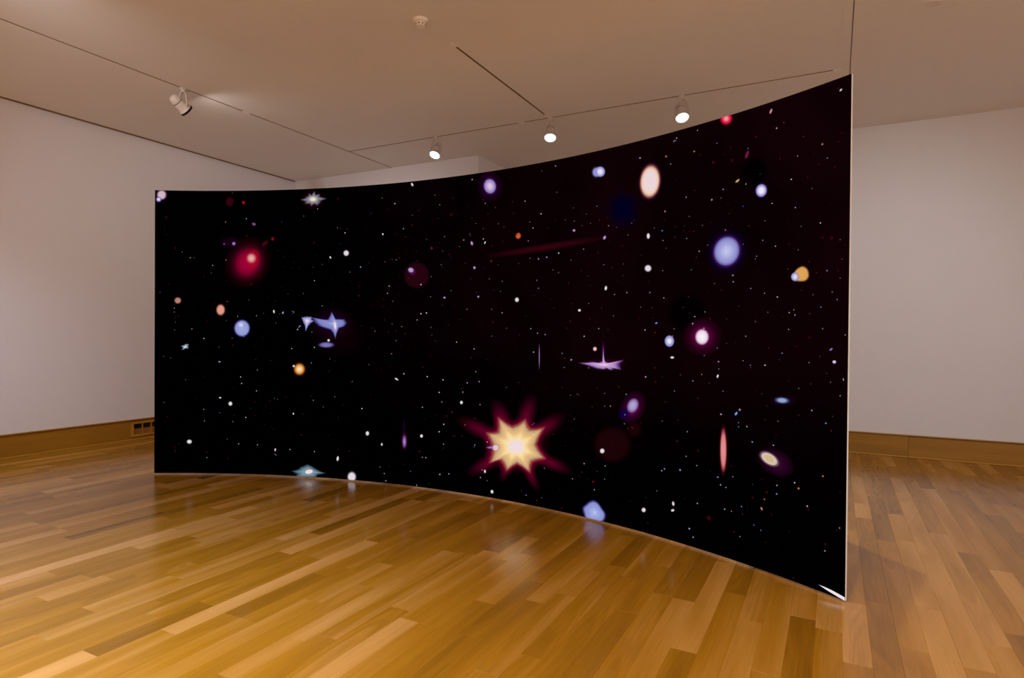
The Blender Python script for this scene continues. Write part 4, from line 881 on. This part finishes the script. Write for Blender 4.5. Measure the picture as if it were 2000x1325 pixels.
def spotlight(loc, axis, label, drop=0.205, rim=None, power=90, size=80, scale=1.0, slide='X', lens=None):
    t = empty('track_spotlight', (loc[0], loc[1], H), label, 'spotlight', 'spotlights on the ceiling tracks')
    ax = Vector(axis).normalized()
    hz = Vector((ax.x, ax.y, 0)).normalized()
    side = hz.cross(Vector((0, 0, 1))).normalized()
    zz = -ax
    yy = zz.cross(side).normalized()
    R3 = Matrix((side, yy, zz)).transposed().to_4x4()
    P = Matrix.Translation((0, 0, -drop)) @ R3 @ Matrix.Scale(scale, 4)
    bm = bmesh.new()
    if slide == 'X':
        box(bm, -0.03, 0.03, -0.012, 0.012, -0.02, 0.012, bevel=0.003)
    else:
        box(bm, -0.012, 0.012, -0.03, 0.03, -0.02, 0.012, bevel=0.003)
    lathe(bm, [(0.0, -0.04), (0.014, -0.04), (0.018, -0.02), (0.0, -0.02)], seg=20)
    obj('adapter', bm, M_WHITE, t)
    for sg in (-1, 1):
        bm = bmesh.new()
        w_ = 0.078 * scale
        pts = []
        for i in range(11):
            u = i / 10
            pts.append(side * sg * (0.006 + (w_ - 0.006) * math.sin(u * PI / 2) ** 0.8) + Vector((0, 0, -0.03 - (drop - 0.03) * (1 - math.cos(u * PI / 2)) ** 0.85)))
        sweep(bm, pts, 0.02, 0.006, hz)
        obj('yoke_arm', bm, M_WHITE, t, True)
    bm = bmesh.new()
    lathe(bm, [(0, 0.15), (0.02, 0.149), (0.036, 0.143), (0.047, 0.13), (0.053, 0.11), (0.0555, 0.075)], P)
    obj('rear_housing', bm, M_WHITE, t, True)
    bm = bmesh.new()
    lathe(bm, [(0.0555, 0.075), (0.052, 0.074), (0.052, 0.069), (0.057, 0.068)], P)
    obj('seam_ring', bm, M_DARK, t)
    bm = bmesh.new()
    lathe(bm, [(0.057, 0.068), (0.0585, 0.03), (0.0605, 0.0), (0.066, -0.022), (0.0725, -0.036)], P)
    obj('front_housing', bm, M_WHITE, t, True)
    bm = bmesh.new()
    lathe(bm, [(0.0725, -0.036), (0.0745, -0.038), (0.0745, -0.058), (0.071, -0.060), (0.068, -0.057), (0.067, -0.044)], P)
    obj('rim', bm, rim or M_RIM, t)
    bm = bmesh.new()
    lathe(bm, [(0.0675, -0.044), (0.04, -0.052), (0.0, -0.056)], P)
    obj('lens', bm, lens or M_LENS, t, True)
    for sg in (-1, 1):
        bm = bmesh.new()
        lathe(bm, [(0, 0.0), (0.011, 0.0), (0.011, 0.018), (0, 0.018)], Matrix.Translation(Vector((0, 0, -drop)) + side * sg * 0.06 * scale) @ side.to_track_quat('Z', 'Y').to_matrix().to_4x4() @ Matrix.Scale(sg, 4, (0, 0, 1)), 14)
        bmesh.ops.recalc_face_normals(bm, faces=bm.faces)
        obj('pivot', bm, M_WHITE, t)
    p0 = Vector((loc[0], loc[1], H - drop)) + ax * 0.075 * scale
    spot('spotlight_beam', p0, p0 + ax, power, size, 0.8, 0.05, (1.0, 0.97, 0.92))
    return t


#LAMPS
spotlight((-4.83, 7.005), (0.016, -0.5, -0.866), 'lit white track spotlight on the left end of the back track, above the screen edge')
spotlight((-3.13, 7.005), (0.145, -0.425, -0.893), 'lit white track spotlight where the short ceiling track meets the back track')
spotlight((-1.535, 7.005), (0.223, -0.41, -0.884), 'lit white track spotlight nearest the tall right end of the screen', power=300)
spotlight((-6.37, 4.38), (0.052, 0.848, -0.527), 'white track spotlight seen from behind on the left track, turned away with black rim', rim=M_BLACK, slide='Y', lens=M_LENS_WIDE)

# ------------------------------------------------------------------ smoke detector, sprinkler plate
t = empty('smoke_detector', (-3.15, 4.33, H), 'small round white smoke detector on the ceiling above the screen', 'smoke detector')
bm = bmesh.new()
lathe(bm, [(0.066, 0.001), (0.066, -0.008), (0.06, -0.022), (0.045, -0.028), (0, -0.028)], seg=36)
obj('base', bm, M_PLATE, t, False)
bm = bmesh.new()
lathe(bm, [(0.041, -0.027), (0.040, -0.048), (0.034, -0.056), (0.0, -0.058)], seg=36)
obj('sensor_cap', bm, M_PLATE, t, False)
for i in range(8):
    a = 2 * PI * i / 8 + 0.25
    bm = bmesh.new()
    box(bm, 0.0385, 0.0415, -0.007, 0.007, -0.047, -0.039)
    bmesh.ops.rotate(bm, verts=bm.verts, cent=(0, 0, 0), matrix=Matrix.Rotation(a, 3, 'Z'))
    obj('slot', bm, M_DARK, t)
t = empty('sprinkler_plate', (0.675, 5.96, H), 'flat round ceiling sprinkler cover plate at the top right', 'sprinkler')
bm = bmesh.new()
lathe(bm, [(0.0, 0.001), (0.056, 0.001), (0.056, -0.003), (0.054, -0.0045), (0, -0.0045)], seg=36)
obj('cover_disc', bm, M_COVER, t)

# ------------------------------------------------------------------ vent grille in the left skirting
VX, VY0, VY1 = XL, 5.097, 5.658
M_VENT = principled('vent_dark', (0.045, 0.018, 0.006), 0.6, 0.2)
M_SLAT_LIT = principled('vent_slat_lit', (0.5, 0.22, 0.06), 0.5, 0.3)
t = empty('vent_grille', (VX, VY0, 0.0), 'oak framed vent grille set in the left skirting board', 'vent')
Wv = VY1 - VY0
bm = bmesh.new()
box(bm, 0.002, 0.052, 0.0, Wv, 0.047, 0.078, bevel=0.002)
box(bm, 0.002, 0.052, 0.0, Wv, 0.219, 0.246, bevel=0.002)
box(bm, 0.002, 0.052, 0.0, 0.034, 0.078, 0.219, bevel=0.002)
box(bm, 0.002, 0.052, Wv - 0.034, Wv, 0.078, 0.219, bevel=0.002)
o = obj('frame', bm, M_BASE_Y, t)
o.color = (0.8, 0.3, 0.2, 1)
bm = bmesh.new()
box(bm, 0.002, 0.006, 0.03, Wv - 0.03, 0.075, 0.222)
obj('duct_back', bm, M_VENT, t)
for y in (0.157, 0.28, 0.403):
    bm = bmesh.new()
    box(bm, 0.006, 0.048, y - 0.006, y + 0.006, 0.078, 0.219, bevel=0.001)
    o = obj('mullion', bm, M_BASE_Y, t)
    o.color = (0.75, 0.1, 0.2, 1)
for k in range(8):
    z = 0.086 + k * 0.0178
    bm = bmesh.new()
    vs = [bm.verts.new(q) for q in ((0.012, 0.034, z + 0.011), (0.034, 0.034, z - 0.003), (0.036, 0.034, z), (0.014, 0.034, z + 0.014))]
    ws = [bm.verts.new((q.co.x, Wv - 0.034, q.co.z)) for q in vs]
    bm.faces.new(vs[::-1])
    bm.faces.new(ws)
    for i in range(4):
        j = (i + 1) % 4
        bm.faces.new((vs[i], vs[j], ws[j], ws[i]))
    obj('louver', bm, M_SLAT_LIT if k < 4 else M_VENT, t)  # lower louvers lighter, light from above put into their colour
# skirting above and below the grille
bm = bmesh.new()
box(bm, 0.0, 0.03, 0.0, Wv, 0.0, 0.047)
o = obj('lower_rail', bm, M_BASE_Y, t)
o.color = (0.45, 0.6, 0.2, 1)
bm = bmesh.new()
box(bm, 0.0, 0.03, 0.0, Wv, 0.246, 0.262)
o = obj('upper_rail', bm, M_BASE_Y, t)
o.color = (0.4, 0.6, 0.2, 1)
